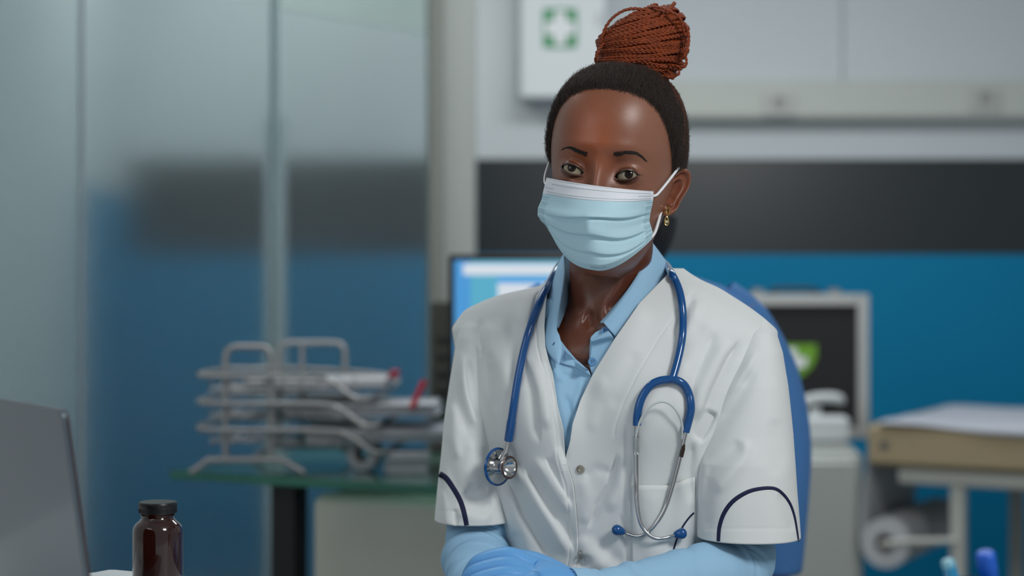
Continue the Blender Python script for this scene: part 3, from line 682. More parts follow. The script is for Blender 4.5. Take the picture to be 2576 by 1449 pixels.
# narrower at the temples, fuller at the back
Xl *= 1-.045*np.exp(-((Zg-.02)/.03)**2)*np.clip(-Yl/.08, 0, 1)
Yl2, dark, lash = face_detail(Xl, Yl, Zg)
Lh = np.stack([Xl, Yl2, Zg], -1); Wh = toW(Lh)
# neck and torso rows
pyb = np.r_[np.arange(612, 960, 7), np.arange(960, 1500, 30)]
neck = [(612, 1437, 1634, .050), (640, 1433, 1634, .050), (668, 1431, 1630, .050), (690, 1432, 1622, .049), (720, 1432, 1612, .050), (750, 1426, 1606, .054), (775, 1412, 1620, .060), (800, 1385, 1660, .070), (830, 1310, 1750, .084), (870, 1240, 1840, .098)]
Wt = []
nx = [r[0] for r in neck]
_np = np.arange(560, 1000, 1.0); _gg = np.exp(-(np.arange(-45, 46)/16.)**2); _gg /= _gg.sum()
_ns = [np.convolve(np.pad(np.interp(_np, nx+[900, 960], [r[k] for r in neck]+e_), 45, 'edge'), _gg, 'valid') for k, e_ in ((1, [1181, 1190]), (2, [1906, 1880]), (3, [.100, .102]))]
for py_ in pyb:
    z = zrow(py_); s, c = np.sin(PH), np.cos(PH)
    xl, xr, b = torso_row(z, -.009)
    if py_ < 900:
        l, r_, bb = [np.interp(py_, _np, a_) for a_ in _ns]
        xl, xr, b = (l-CX)/F*TY, (r_-CX)/F*TY, bb
    cx = (xl+xr)/2; a = (xr-xl)/2; n = np.interp(py_, [700, 850], [2.0, NT])
    X = cx+a*np.sign(s)*np.abs(s)**(2/n); yc = np.interp(py_, [612, 668, 760, 830], [2.06, 2.07, 2.085, TY])-.30*(X-.133)
    Y = yc-b*np.sign(c)*np.abs(c)**(2/n)*np.where(c > 0, 1, .8)
    Wt.append(np.stack([X, Y, np.full_like(X, z)], -1))
Wt = np.array(Wt)
pxt, pyt_ = proj(Wt); fr_ = smooth01((Ycen(Wt[..., 0])-Wt[..., 1])/.03)
dn = stroke(pxt, pyt_, [(1590, 660), (1555, 720), (1520, 770), (1500, 800)], 12, .0038)            # neck muscle to the notch
dn += stroke(pxt, pyt_, [(1462, 690), (1466, 740), (1478, 790)], 10, .002)
dn += stroke(pxt, pyt_, [(1484, 780), (1480, 805), (1490, 830)], 10, -.0035)
dn += stroke(pxt, pyt_, [(1475, 800), (1440, 792), (1400, 775)], 14, .0035)+stroke(pxt, pyt_, [(1500, 800), (1530, 800), (1580, 790)], 14, .0035)
dn += stroke(pxt, pyt_, [(1466, 770), (1436, 760), (1400, 750)], 14, -.003)+stroke(pxt, pyt_, [(1520, 778), (1560, 770), (1600, 750)], 14, -.003)
dn += bust(pxt, pyt_)*smooth01((pyt_-800)/140)
Wt[..., 1] -= dn*fr_
# blend rows under the jaw
nb = 10; A, B = Wh[-1], Wt[0]; mid = np.array([A*(1-smooth01(t))+B*smooth01(t)-np.array([0, 0, 0]) for t in np.linspace(0, 1, nb+2)[1:-1]])
BODY = np.concatenate([Wh, mid, Wt], 0); nrb, ncb = BODY.shape[:2]
bm_ = MB(); bm_.add(BODY, gridF(nrb, ncb, True)); 
crown = BODY[0].mean(0)
# ---- ear (her left one is in view; the right one is mirrored)
ear_out = [(1706, 426), (1716, 425), (1724, 430), (1728.5, 441), (1727, 459), (1721, 475), (1714, 487), (1706, 500), (1698, 514), (1693, 526), (1686, 536), (1674, 542), (1665, 536), (1661, 524), (1662, 512), (1664, 500), (1668, 480), (1673, 462), (1681, 446), (1692, 434)]
e1 = np.array([.62, .78, 0]); e1 /= np.linalg.norm(e1); en = np.array([.78, -.62, 0]); en /= np.linalg.norm(en); e2 = np.array([0, 0, 1.])
ep = np.array([.0735, .008, -.02])
def ear_plane(px, py, h=0):
    d = dirpx(px, py)@MH; t = ((ep+en*h-OL)@en)/(d@en); return OL+d*t
outl = bez([ear_plane(x, y) for x, y in ear_out], 4, True)
cen = ear_plane(1688, 480); nA = len(outl); rr = np.linspace(0, 1, 26)
E = np.zeros((len(rr)+4, nA, 3)); uv_p = []
U = (outl-cen)
ang = np.arctan2(U@e2, U@e1)
for i, r in enumerate(rr):
    pt = cen+U*r
    lobe = smooth01((-.018-(pt-cen)@e2)/.008); inner = smooth01(((pt-cen)@e1*-1-.002)/.005)
    rim = np.exp(-((r-.90)/.10)**2)*.0042*(1-.6*lobe)*(1-.8*inner)
    scapha = -.0020*np.exp(-((r-.74)/.08)**2)*(1-lobe)*(1-inner)
    anti = .0032*np.exp(-((r-.56)/.10)**2)*(1-lobe)*(1-inner)
    concha = -.0085*np.exp(-(r/.36)**2)*(1-.7*smooth01(((pt-cen)@e2*-1-.012)/.006))
    trag = .0055*np.exp(-(((pt-cen)@e1+.0075)/.0030)**2-(((pt-cen)@e2+.0005)/.0060)**2)
    base = .005*smooth01(r*1.2)*(1-inner)+.0035*lobe*np.exp(-((r-.5)/.45)**2)
    E[i] = pt+en[None]*(rim+scapha+anti+concha+trag+base)[:, None]
for q_, (sc_, dp) in enumerate(((1.03, .0012), (1.0, -.0022), (.90, -.0045), (.55, -.012))):
    E[len(rr)+q_] = cen+U*sc_+en[None]*dp
earL = E.copy(); n_ear0 = bm_.n
bm_.add(toW(earL), gridF(E.shape[0], nA, True)); n_ear1 = bm_.n
earR = earL.copy(); earR[..., 0] = -(.0665+(earR[..., 0]-.0735)*.3); bm_.add(toW(earR), gridF(E.shape[0], nA, True, flip=True)); n_ear2 = bm_.n
# arms and legs under the clothes: tapered limbs
def limb(pts, rs, n=20): bm_.tube(bez(pts, 6), np.interp(np.linspace(0, 1, 6*(len(pts)-1)+1), np.linspace(0, 1, len(rs)), rs), n)
armL = [P(1215, 900, 2.15), P(1200, 1100, 2.15), P(1205, 1350, 2.12), P(1200, 1470, 2.06), P(1265, 1490, 1.99), P(1350, 1495, 1.93)]
armR = [P(1870, 960, 2.06), P(1885, 1100, 2.05), P(1875, 1330, 2.04), P(1845, 1462, 1.99), P(1660, 1486, 1.92), P(1450, 1508, 1.87)]
limb(armL, [.030, .034, .034, .030, .018, .010]); limb(armR, [.034, .038, .034, .030, .018, .010])
hipc = P(1540, 1800, TY); hz = hipc[2]
for sx in (-1, 1):
    limb([(hipc[0]+sx*.09, 2.12, .58), (hipc[0]+sx*.11, 1.95, .56), (hipc[0]+sx*.12, 1.74, .53), (hipc[0]+sx*.12, 1.70, .45), (hipc[0]+sx*.12, 1.72, .25), (hipc[0]+sx*.12, 1.74, .09)], [.085, .075, .062, .055, .045, .034])
Vb = np.vstack(bm_.V); Qb = np.vstack(bm_.Q)
me = mesh_np('body', Vb, Qb)
# pigment: skin tones by region; side light on the face is painted in
nH = BODY.shape[0]*ncb; colr = np.tile(np.array(lin((124, 77, 56))), (len(Vb), 1))
def mixc(c, f): 
    global colr
    colr = colr*(1-f[:, None])+np.array(lin(c))[None]*f[:, None]
loc = toL(Vb); hx, hy, hz_ = loc.T
facef = np.zeros(len(Vb)); facef[:nH] = 1
mixc((150, 74, 34), facef*np.exp(-((hx+.010)/.028)**2-((hz_-.028)/.036)**2)*.8*(hy < 0))
mixc((140, 97, 79), facef*smooth01((hx-.025)/.03)*(hy < 0)*(hz_ > -.1)*.6); mixc((126, 94, 80), facef*smooth01((-hx-.04)/.02)*(hy < 0)*(hz_ > -.1)*.5)  # paler greyish face sides: fill light and sheen painted into the skin colour
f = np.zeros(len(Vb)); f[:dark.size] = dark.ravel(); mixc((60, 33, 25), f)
f = np.zeros(len(Vb)); f[:lash.size] = lash.ravel(); mixc((18, 12, 11), f)
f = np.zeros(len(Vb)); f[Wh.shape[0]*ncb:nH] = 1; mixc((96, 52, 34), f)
fe = np.zeros(len(Vb)); fe[n_ear0:n_ear2] = 1; mixc((126, 72, 52), fe*.8)
ca = me.color_attributes.new('skin_tone', 'FLOAT_COLOR', 'POINT'); ca.data.foreach_set('color', np.c_[colr, np.ones(len(colr))].astype(np.float32).ravel())
M_skin = mat('skin', (128, 70, 44), .38, bump=.09, bscale=1100, spec=.62, sub=.10, attr='skin_tone', noise=.07, nscale=120)
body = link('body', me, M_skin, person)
def bvh_of(o):
    dg = bpy.context.evaluated_depsgraph_get(); ev = o.evaluated_get(dg); m_ = ev.to_mesh()
    off = wloc(o); vs = [v.co+off for v in m_.vertices]; fs = [tuple(p.vertices) for p in m_.polygons]; ev.to_mesh_clear()
    return BVHTree.FromPolygons(vs, fs)
bpy.context.view_layer.update()
T_body = BVHTree.FromPolygons([Vector(v) for v in Vb], [tuple(int(k) for k in q_) for q_ in Qb])
def hit(tree, px, py):
    d = Vector(dirpx(px, py)).normalized(); r = tree.ray_cast(Vector((0, 0, HC)), d)
    return (np.array(r[0]), np.array(r[1]), d) if r[0] is not None else (None, None, d)
def lay(trees, px, py, off=.001, default=2.0):
    """point on the clothes below the sight line, lifted off along it"""
    best = None
    for t in (trees if isinstance(trees, (list, tuple)) else [trees]):
        p, n, d = hit(t, px, py)
        if p is not None and (best is None or p[1] < best[1]): best = p
    if best is None: best = P(px, py, default)
    v = np.array([0, 0, HC])-best; v /= np.linalg.norm(v); return best+v*off
# ---- eyes
for k, (c, i_, o_) in enumerate(eyes):
    cl = np.array([c[0], c[1]+RE-.0004, c[2]]); ctr = toW(cl); gaze = toW(iris[k]+np.array([0, -.0002, 0]))-ctr; gaze /= np.linalg.norm(gaze)
    a = np.cross(gaze, [0, 0, 1.]); a /= np.linalg.norm(a); b = np.cross(a, gaze)
    th = np.r_[0, np.radians(np.linspace(1, 30, 40)), np.radians(np.linspace(32, 180, 50))]; ph = np.linspace(0, 2*np.pi, 48, endpoint=False)
    T_, Ph = np.meshgrid(th, ph, indexing='ij'); rad = RE*(1+.035*np.exp(-(np.degrees(T_)/20)**4)*0+.0)
    V = ctr+rad[..., None]*(np.cos(T_)[..., None]*gaze+np.sin(T_)[..., None]*(np.cos(Ph)[..., None]*a+np.sin(Ph)[..., None]*b))
    m_ = mesh_np('eyeball', V, gridF(len(th), 48, True)); dg_ = np.degrees(T_).ravel()
    cc = np.tile(np.array(lin((150, 141, 120))), (len(dg_), 1)); fi = smooth01((25.5-dg_)/2.0)[:, None]; cc = cc*(1-fi)+np.array(lin((30, 15, 9)))*fi
    fp = smooth01((11-dg_)/1.5)[:, None]; cc = cc*(1-fp)+np.array(lin((6, 5, 5)))*fp
    ca = m_.color_attributes.new('iris', 'FLOAT_COLOR', 'POINT'); ca.data.foreach_set('color', np.c_[cc, np.ones(len(cc))].astype(np.float32).ravel())
    eo = link('eyeball', m_, mat('eye', (200, 195, 180), .09, attr='iris', spec=.4), person)
# ---- eyebrows and lashes: fine hair strands laid on the skin
M_brow = mat('eyebrow_hair', (30, 22, 20), .6)
def brow(spine, thick, n):
    q = MB(); sp = bez(spine, 10); 
    for i in range(n):
        t = rng.uniform(0, 1); k = t*(len(sp)-1); k0 = int(min(k, len(sp)-2)); p = sp[k0]+(sp[k0+1]-sp[k0])*(k-k0); tg = sp[k0+1]-sp[k0]; tg /= np.linalg.norm(tg)
        th_ = np.interp(t, np.linspace(0, 1, len(thick)), thick); o_ = np.clip(rng.normal(0, .27), -.6, .6)*th_; nn = np.array([-tg[1], tg[0]])
        a = p+nn*o_-tg*3; b = p+nn*(o_*.8-1.2*np.sign(1))+tg*5; m = (a+b)/2
        pts = [lay(T_body, *a, .0003), lay(T_body, *m, .0007), lay(T_body, *b, .0003)]
        q.tube(pts, [.00014, .00017, .00006], 4, cap=False)
    V = np.vstack(q.V); return tag(link('eyebrow', mesh_np('eyebrow', V, np.vstack(q.Q)), M_brow, person), kind='stuff')
brow([(1475, 388), (1462, 384), (1450, 378), (1438, 372.5), (1426, 371), (1415, 375)], [11, 11, 9, 6, 4, 2], 330)
brow([(1546, 387), (1560, 387), (1576, 384.5), (1592, 384), (1606, 389), (1617, 397), (1624, 404)], [11, 11, 9, 8, 5, 3, 2], 380)
for k in (0, 1):
    q = MB(); c, i_, o_ = eyes[k]
    for s in np.linspace(.02, .93, 46):
        x = o_[0]+(i_[0]-o_[0])*s; _, up, lo = eye_curves(k, np.array([x])); 
        ry = c[1]+RE-math.sqrt(max(RE**2-min((x-c[0])**2+(up[0]-c[2])**2, RE**2*.95), 0))-.0016
        p = toW([x, ry, up[0]+.0001]); sx = (s-.5); outx = -np.sign(i_[0]-o_[0])
        tip = toW([x+outx*.0022*(1-s), ry-.0040, up[0]-.0002+.0006*(1-s)])
        md_ = (p+tip)/2+np.array([0, 0, -.0007]); q.tube([p, md_, tip], [.00016, .00013, .00004], 4, cap=False)
    tag(link('eyelashes', mesh_np('eyelashes', np.vstack(q.V), np.vstack(q.Q)), M_brow, person), kind='stuff')
# ---- hair: scalp cap, strands combed up to the bun
BZ = np.array([.014, .018, .112])     # where the bun sits (head-local)
def hairline(phi):
    """height of the hairline at azimuth phi (0 front)"""
    a = np.abs(np.degrees((phi+np.pi) % (2*np.pi)-np.pi))
    return np.interp(a, [0, 20, 38, 52, 62, 72, 80, 88, 100, 115, 140, 180], [.086, .085, .079, .066, .048, .024, .002, .006, -.004, -.035, -.060, -.066])
nz = 90; ph = np.linspace(-np.pi, np.pi, 241)[:-1]; Vh_ = np.zeros((nz, 240, 3))
for j, p in enumerate(ph):
    z0 = hairline(p)+rng.normal(0, .0006); t = np.linspace(0, 1, nz); zz = z0+(ZC+RZ-1e-6-z0)*(1-(1-t)**1.8)
    w_, f_, b_ = head_wfb(zz); s, c = math.sin(p), math.cos(p)
    x = w_*np.sign(s)*abs(s)**(2/N1)*(1-.045*np.exp(-((zz-.02)/.03)**2)*np.clip(f_*max(c, 0)/.08, 0, 1)); y = (-f_ if c > 0 else b_)*abs(c)**(2/N1)
    off = .0048*smooth01(t*9)+.0002-.0035*(t == 0)
    n_ = np.stack([x/RX**2, y/RYF**2, (zz-ZC)/RZ**2*np.where(zz > ZC, 1, .2)], -1); n_ /= np.linalg.norm(n_, axis=1, keepdims=True)
    az = math.atan2(s, c); rid = .0009*math.sin(az*34)*smooth01(t*6)*smooth01((1-t)*6)
    Vh_[:, j] = np.stack([x, y, zz], -1)+n_*(off+rid)[:, None]
M_scalp = mat('hair_dark', (34, 27, 24), .75, bump=.6, bscale=500, noise=.25, nscale=150, spec=.25)
M_copper = mat('braid_copper', (128, 53, 14), .42, bump=.6, bscale=900, noise=.55, nscale=140, spec=.5)
M_tint = mat('braid_root', (88, 50, 34), .6, bump=.5, bscale=900, noise=.3, nscale=200, spec=.3)
hair = link('hair', mesh_np('hair', toW(Vh_), gridF(nz, 240, True)), M_scalp, person)
def scalp(d, lift):
    """point on the head in direction d (from the cranium centre), lifted"""
    d = d/np.linalg.norm(d, axis=-1, keepdims=True); x, y, z = d[..., 0], d[..., 1], d[..., 2]
    ry = np.where(y < 0, RYF, RYB); up = ((np.abs(x)/RX)**N1+(np.abs(y)/ry)**N1)
    rz = np.where(z > 0, RZ, .5)
    r = (up**(N2/N1)+(np.abs(z)/rz)**N2)**(-1/N2)
    return d*(r[..., None]+lift)+np.array([0, 0, ZC])
def slerp(a, b, t):
    a = a/np.linalg.norm(a); b = b/np.linalg.norm(b); w_ = math.acos(np.clip(a@b, -1, 1)); return (np.sin((1-t)[:, None]*w_)*a+np.sin(t[:, None]*w_)*b)/math.sin(w_)
db = BZ-np.array([0, 0, ZC])
def hair_strand(p, t0, t1, lift0, lift1, jit, n=8):
    z0 = hairline(p); w_, f_, b_ = head_wfb(np.array(z0)); s, c = math.sin(p), math.cos(p)
    a = np.array([w_*np.sign(s)*abs(s)**(2/N1), (-f_ if c > 0 else b_)*abs(c)**(2/N1), z0-ZC]); t = np.linspace(t0, t1, n)
    D = slerp(a, db, t); pts = scalp(D, 0)+0
    if z0 < ZC:  # below the cranium: follow the side of the head
        k = D[:, 2] < 0; 
        if k.any():
            zz = ZC+D[k, 2]*np.linalg.norm(a); w2, f2, b2 = head_wfb(zz); q = D[k, :2]; qn = q/np.array([RX, 1.0]); 
            ry = np.where(q[:, 1] < 0, f2, b2); r = ((np.abs(q[:, 0])/w2)**N1+(np.abs(q[:, 1])/ry)**N1)**(-1/N1); pts[k] = np.c_[q*r[:, None], zz]
    nrm = pts-np.array([0, 0, ZC-.01]); nrm /= np.linalg.norm(nrm, axis=1, keepdims=True)
    return pts+nrm*(np.linspace(lift0, lift1, n)[:, None])+rng.normal(0, jit, (n, 3))*np.linspace(.5, 1, n)[:, None]
q = MB()
for i in range(13000):   # hair combed up from the hairline
    p = rng.uniform(-np.pi*.80, np.pi*.80); t0 = max(0, rng.uniform(-.15, .8)); ln = rng.uniform(.05, .18)
    pts = hair_strand(p, t0-.008, min(t0+ln, .97), .0036 if t0 > 0 else .0002, rng.uniform(.0050, .0080), .0015, 6)
    q.tube(toW(pts), [.00008, .00014, .00015, .00014, .00011, .00006], 3, cap=False)
for i in range(3000):   # baby hairs at the hairline
    p = rng.uniform(-1.9, 1.9); t0 = rng.uniform(-.05, .07)
    pts = hair_strand(p, t0, t0+rng.uniform(.04, .09), .0002, rng.uniform(.001, .004), .0006, 4); q.tube(toW(pts), [.00008, .00011, .00009, .00005], 3, cap=False)
for i in range(6500):   # short fuzz standing out of the silhouette
    p = rng.uniform(-np.pi*.9, np.pi*.9); t0 = rng.uniform(.02, .8); b_ = hair_strand(p, t0, t0+.02, .004, .005, 0, 2)[0]; o = b_-np.array([0, 0, ZC-.02]); o /= np.linalg.norm(o)
    e = b_+o*rng.uniform(.001, .0042)+rng.normal(0, .0018, 3); q.tube(toW(np.array([b_, (b_+e)/2+rng.normal(0, .0008, 3), e])), [.00009, .00008, .00005], 3, cap=False)
q_d = q; q = MB()
for i in range(900):   # copper strands worked into the roots
    p = rng.uniform(-1.6, 2.4); t0 = rng.uniform(.45, .85); p = round(p*3.2)/3.2+rng.normal(0, .035); pts = hair_strand(p, t0, min(t0+rng.uniform(.08, .2), .97), .0058, .0068, .0006, 6); q.tube(toW(pts), [.0001, .0002, .00022, .0002, .0002, .0001], 3, cap=False)
tag(link('copper_strands', mesh_np('copper_strands', np.vstack(q.V), np.vstack(q.Q)), M_copper, hair), kind='stuff'); q = q_d
tag(link('hair_strands', mesh_np('hair_strands', np.vstack(q.V), np.vstack(q.Q)), mat('hair_strand_dark', (54, 43, 37), .6, noise=.4, nscale=120), hair), kind='stuff')
# ---- braids
def braid(pts, r, m, name, parent, pitch=.0085, npp=7, sides=6, ph0=0.):
    L = np.r_[0, np.cumsum(np.linalg.norm(np.diff(pts, axis=0), axis=1))]; n = max(10, int(L[-1]/pitch*npp)); s = np.linspace(0, L[-1], n)
    C_ = np.stack([np.interp(s, L, pts[:, k]) for k in range(3)], -1); T = np.gradient(C_, axis=0); T /= np.linalg.norm(T, axis=1, keepdims=True)
    out = C_-bun_c; out -= T*np.sum(out*T, 1, keepdims=True); out /= np.linalg.norm(out, axis=1, keepdims=True)+1e-9; side = np.cross(T, out)
    q = MB(); tp = np.minimum(1, np.minimum(s, L[-1]-s)/.006*.6+.4)
    for k in range(3):
        a = 2*np.pi*s/(pitch*2)+k*2*np.pi/3+ph0
        c = C_+side*(np.sin(a)*r*.62*tp)[:, None]+out*(np.sin(2*a)*r*.36*tp)[:, None]; q.tube(c, r*.49*tp, sides)
    return link(name, mesh_np(name, np.vstack(q.V), np.vstack(q.Q)), m, parent)
bun_c = P(1618, 108, 2.045)
bun = empty('hair_bun', bun_c); bun.parent = person; bun.location = Vector(bun_c)-person.location; bpy.context.view_layer.update()
RXb, RYb_, RZb = .0500, .044, .0385
core = MB(); core.lathe(bun_c, [(1e-5, -RZb*.96)]+[(math.sin(a)*RXb*.84, -math.cos(a)*RZb*.93) for a in np.linspace(.1, np.pi-.1, 18)]+[(1e-5, RZb*.93)], 40); core.lathe(bun_c+[-.004, .0, -.036], [(.026, -.020), (.034, -.004), (.036, .012)], 30)
core.build('bun_core', mat('bun_core_dark', (30, 14, 9), .85), bun)
def loop(lat, tilt, rs, a0=0, a1=2*np.pi, sag=0, jit=.0012, n=70, tilt2=0, shift=(0, 0, 0)):
    th = np.linspace(a0, a1, n); r = max(1-min(abs(lat), .99)**(3.4 if lat < 0 else 2.3), .03)**(1/(3.4 if lat < 0 else 2.3))
    x = RXb*rs*r*np.sin(th); y = -RYb_*rs*r*np.cos(th); z = np.full(n, RZb*lat*rs)-sag*np.cos(th)
    wob = rng.uniform(0, 6.28, 3); z = z+jit*np.sin(2*th+wob[0])+jit*.7*np.sin(3*th+wob[1]); rr_ = 1+.02*np.sin(2*th+wob[2]); x = x*rr_; y = y*rr_
    ct, st = math.cos(tilt), math.sin(tilt); x2, z2 = x*ct-z*st, x*st+z*ct; c2, s2 = math.cos(tilt2), math.sin(tilt2); y2, z3 = y*c2-z2*s2, y*s2+z2*c2
    return np.stack([x2, y2, z3], -1)+bun_c+np.array(shift)
def blink(p): p[:, 0] += np.interp(p[:, 2]-bun_c[2], [-.045, 0, .045], [-.0035, -.001, .006]); q_ = p-bun_c; p[:, 0] += .0075*smooth01((q_[:, 2]-.0)/.03)*smooth01((-q_[:, 0]-.005)/.03); return p
BR = .0024
k = 0
for lat, tilt in zip(np.linspace(-.97, .84, 25), np.linspace(-.16, .42, 25)):
    for lay_ in range(2):
        l = lat+(.045 if lay_ else 0)+rng.normal(0, .012); pts = loop(l, tilt+rng.normal(0, .05), 1.0 if lay_ == 0 else 1.055+rng.uniform(0, .03), a0=-math.pi-.06, a1=math.pi+.06, sag=.003*(1-lat), jit=.0016)
        braid(blink(pts), BR*rng.uniform(.9, 1.08), M_copper, 'braid', bun, ph0=rng.uniform(0, 6)); k += 1
# swirl at the upper right, folded-over ends
for i, (rs, lat) in enumerate(((.62, .80), (.5, .92), (.38, 1.02), (.74, .62))):
    pts = loop(.3, .9, rs, a0=-2.4, a1=2.6, jit=.001, shift=(.020, -.010, .012+.0*i)); braid(pts, BR*.95, M_copper, 'braid', bun)
for a, b, c, d, e in (((1528, 150), (1512, 112), (1528, 60), (1570, 26), (1625, 24)), ((1522, 120), (1518, 88), (1540, 46), (1590, 21), (1650, 34)), ((1620, 22), (1650, 17), (1685, 28), (1712, 48), (1722, 90)),
                      ((1690, 150), (1722, 140), (1725, 165), (1704, 168), (1680, 160)), ((1660, 165), (1700, 165), (1708, 184), (1690, 192), (1665, 182)), ((1640, 172), (1680, 178), (1694, 196), (1672, 192), (1640, 184)),
                      ((1506, 168), (1498, 150), (1510, 120), (1530, 100), (1560, 88)), ((1560, 150), (1620, 160), (1680, 152), (1715, 130), (1728, 90)), ((1712, 50), (1730, 75), (1732, 110), (1722, 140), (1705, 160))):
    Y_ = [2.045, 2.025, 2.02, 2.02, 2.01] if a[1] > 115 and a[0] < 1600 else [2.03, 2.01, 2.0, 2.0, 2.01]
    pts = bez([P(x, y, Yq) for (x, y), Yq in zip((a, b, c, d, e), Y_)], 12); braid(pts, BR*.82, M_copper, 'braid', bun, ph0=rng.uniform(0, 6))
# braids running up the right side of the scalp, reddish
for p, t0, rr_, m_ in ((1.62, .1, .0030, M_tint), (1.42, .22, .0030, M_tint), (1.82, .05, .0032, M_tint), (2.05, .02, .0034, M_tint), (1.22, .40, .0026, M_tint), (1.0, .55, .0024, M_tint), (.7, .62, .0022, M_tint), (.45, .66, .0022, M_tint), (.2, .68, .0022, M_tint), (-.1, .70, .0022, M_tint), (-.4, .72, .0022, M_tint), (-.8, .72, .0022, M_tint), (-1.3, .5, .0024, M_tint), (2.3, .02, .0034, M_tint)):
    pts = toW(hair_strand(p, t0, .93, .0035, .0065, .0001, 30)); braid(pts, rr_, m_, 'braid', hair, pitch=.007, ph0=p)

# ---- face mask: pleated sheet in front of nose and mouth
mL = [(0, 1375.5, 447), (.08, 1371, 466), (.16, 1367, 482), (.26, 1364, 500), (.40, 1354, 523), (.52, 1353, 542), (.62, 1362, 556), (1, 1379, 568)]
mR = [(0, 1643.5, 481), (.08, 1643.5, 489), (.16, 1643, 500), (.26, 1641, 512), (.40, 1636, 534), (.56, 1633, 556), (.62, 1636, 566), (.8, 1641, 583), (1, 1640, 601)]
mM = [(0, 1512, 469), (.08, 1511, 486), (.16, 1508, 502), (.3, 1500, 530), (.44, 1494, 551), (.6, 1491, 590), (.8, 1494, 640), (1, 1502, 680)]
nu, nv = 180, 150
def lk(tb, v, k): return np.interp(v, [r[0] for r in tb], [r[k] for r in tb])
Vm = np.zeros((nv, nu, 3)); 
for i, v in enumerate(np.linspace(0, 1, nv)):
    A, B, M_ = np.array([lk(mL, v, 1), lk(mL, v, 2)]), np.array([lk(mR, v, 1), lk(mR, v, 2)]), np.array([lk(mM, v, 1), lk(mM, v, 2)])
    s = np.linspace(0, 1, nu); u = 2*s-1; lo_ = smooth01((v-.4)/.6); pw = 2.0+lo_*np.where(u < 0, 1.0, -.35)
    base = A+(B-A)*s[:, None]; mid = A+(B-A)*.49; bulge = (M_-mid); pp = base+bulge*(1-np.abs(u)**pw)[:, None]
    yend = np.interp(v, [0, .5, 1], [-.050, -.046, -.044]); ymid = np.interp(v, [0, .12, .3, .45, .62, .8, .93, 1], [-.1015, -.108, -.121, -.1275, -.120, -.112, -.106, -.092])
    sharp = np.interp(v, [0, .15, .3, .45, .7, 1], [2.5, 2.3, 1.9, 1.7, 1.8, 2.0]); yl = yend+(ymid-yend)*(1-np.abs(u-.02)**sharp)
    # pleats: each overlaps the one below
    wgt = smooth01((1-np.abs(u))/.25)
    for e, am, ctr, sk in ((.42, .0050, 0, .02), (.62, .0042, 0, -.06), (.80, .0030, .1, -.08)):
        vv = v+sk*u+.02*np.cos(u*5); dlt = (vv-e)
        yl -= am*wgt*np.where(dlt < 0, np.exp(-(dlt/.10)**2), np.exp(-(dlt/.009)**2)); yl += am*.5*wgt*np.exp(-((dlt-.035)/.02)**2)
    yl += .0012*np.exp(-((v-.02)/.01)**2)-.0006*np.sin(u*9+v*3)*wgt
    yl += .0016*(np.abs(u) > .86)*np.sin(v*60)*.5*(v > .2)
    cx_ = np.exp(-((u+.13)/.10)**2)*np.exp(-((v-.50)/.13)**2); yl -= .0045*cx_
    for j in range(nu): Vm[i, j] = HP(pp[j, 0], pp[j, 1], yl[j])
mask_e = empty('face_mask', toW(Vm[nv//2, nu//2]), None); mask_e.parent = person; mask_e.location = Vector(toW(Vm[nv//2, nu//2]))-person.location; bpy.context.view_layer.update()
M_mask = mat('mask_blue', (170, 212, 228), .8, bump=.08, bscale=1400, attr='tint', noise=.015, nscale=30)
Wm = toW(Vm); me = mesh_np('mask_sheet', Wm, gridF(nv, nu)); vv = np.repeat(np.linspace(0, 1, nv), nu); f = smooth01((vv-.178)/.008)[:, None]
cc = np.array(lin((220, 224, 230)))*(1-f)+np.array(lin((178, 212, 224)))*f
ca = me.color_attributes.new('tint', 'FLOAT_COLOR', 'POINT'); ca.data.foreach_set('color', np.c_[cc, np.ones(len(cc))].astype(np.float32).ravel())
mk = link('mask_sheet', me, M_mask, mask_e); md = mk.modifiers.new('t', 'SOLIDIFY'); md.thickness = .0008; md.offset = 0
T_mask = BVHTree.FromPolygons([Vector(v) for v in Wm.reshape(-1, 3)], [tuple(int(x) for x in r) for r in gridF(nv, nu)])
# pressed seams: rows of small dashes
q = MB()
def msurf(u, v):
    i = v*(nv-1); j = (u+1)/2*(nu-1); i0 = int(min(max(i, 0), nv-2)); j0 = int(min(max(j, 0), nu-2)); fi, fj = i-i0, j-j0
    g = lambda a, b: Wm[a, b]
    p = (g(i0, j0)*(1-fi)+g(i0+1, j0)*fi)*(1-fj)+(g(i0, j0+1)*(1-fi)+g(i0+1, j0+1)*fi)*fj
    n = np.cross(g(i0, j0+1)-g(i0, j0), g(i0+1, j0)-g(i0, j0)); n /= np.linalg.norm(n); n = n if n[1] < 0 else -n
    return p+n*.00062
def dash(u, v, du, dv=0): a, b = msurf(u-du, v-dv), msurf(u+du, v+dv); q.tube([a, b], .00027, 4)
for v in (.055, .150, .178):
    for u in np.arange(-.93 if v > .1 else -.88, .95, .0195): dash(u, v, .0055)
for u in np.arange(.70, .97, .0195): dash(u, .105, .0055); 
for u in np.arange(-.97, -.84, .0195): dash(u, .105, .0055)
for sgn in (-1, 1):
    for v in np.arange(.23, .93, .034):
        for u in (.90, .925, .95, .975): dash(sgn*u, v, .007)
for u in np.arange(-.12, .16, .02): dash(u, .955, .006); dash(u, .972, .006)
tag(link('pressed_seams', mesh_np('pressed_seams', np.vstack(q.V), np.vstack(q.Q)), mat('seam_grey', (140, 166, 178), .8), mk), kind='stuff')
M_loop = mat('ear_loop_white', (226, 229, 233), .6)
def loopo(pts, r): MB().tube(bez(pts, 8), r, 10).build('ear_loop', M_loop, mask_e)
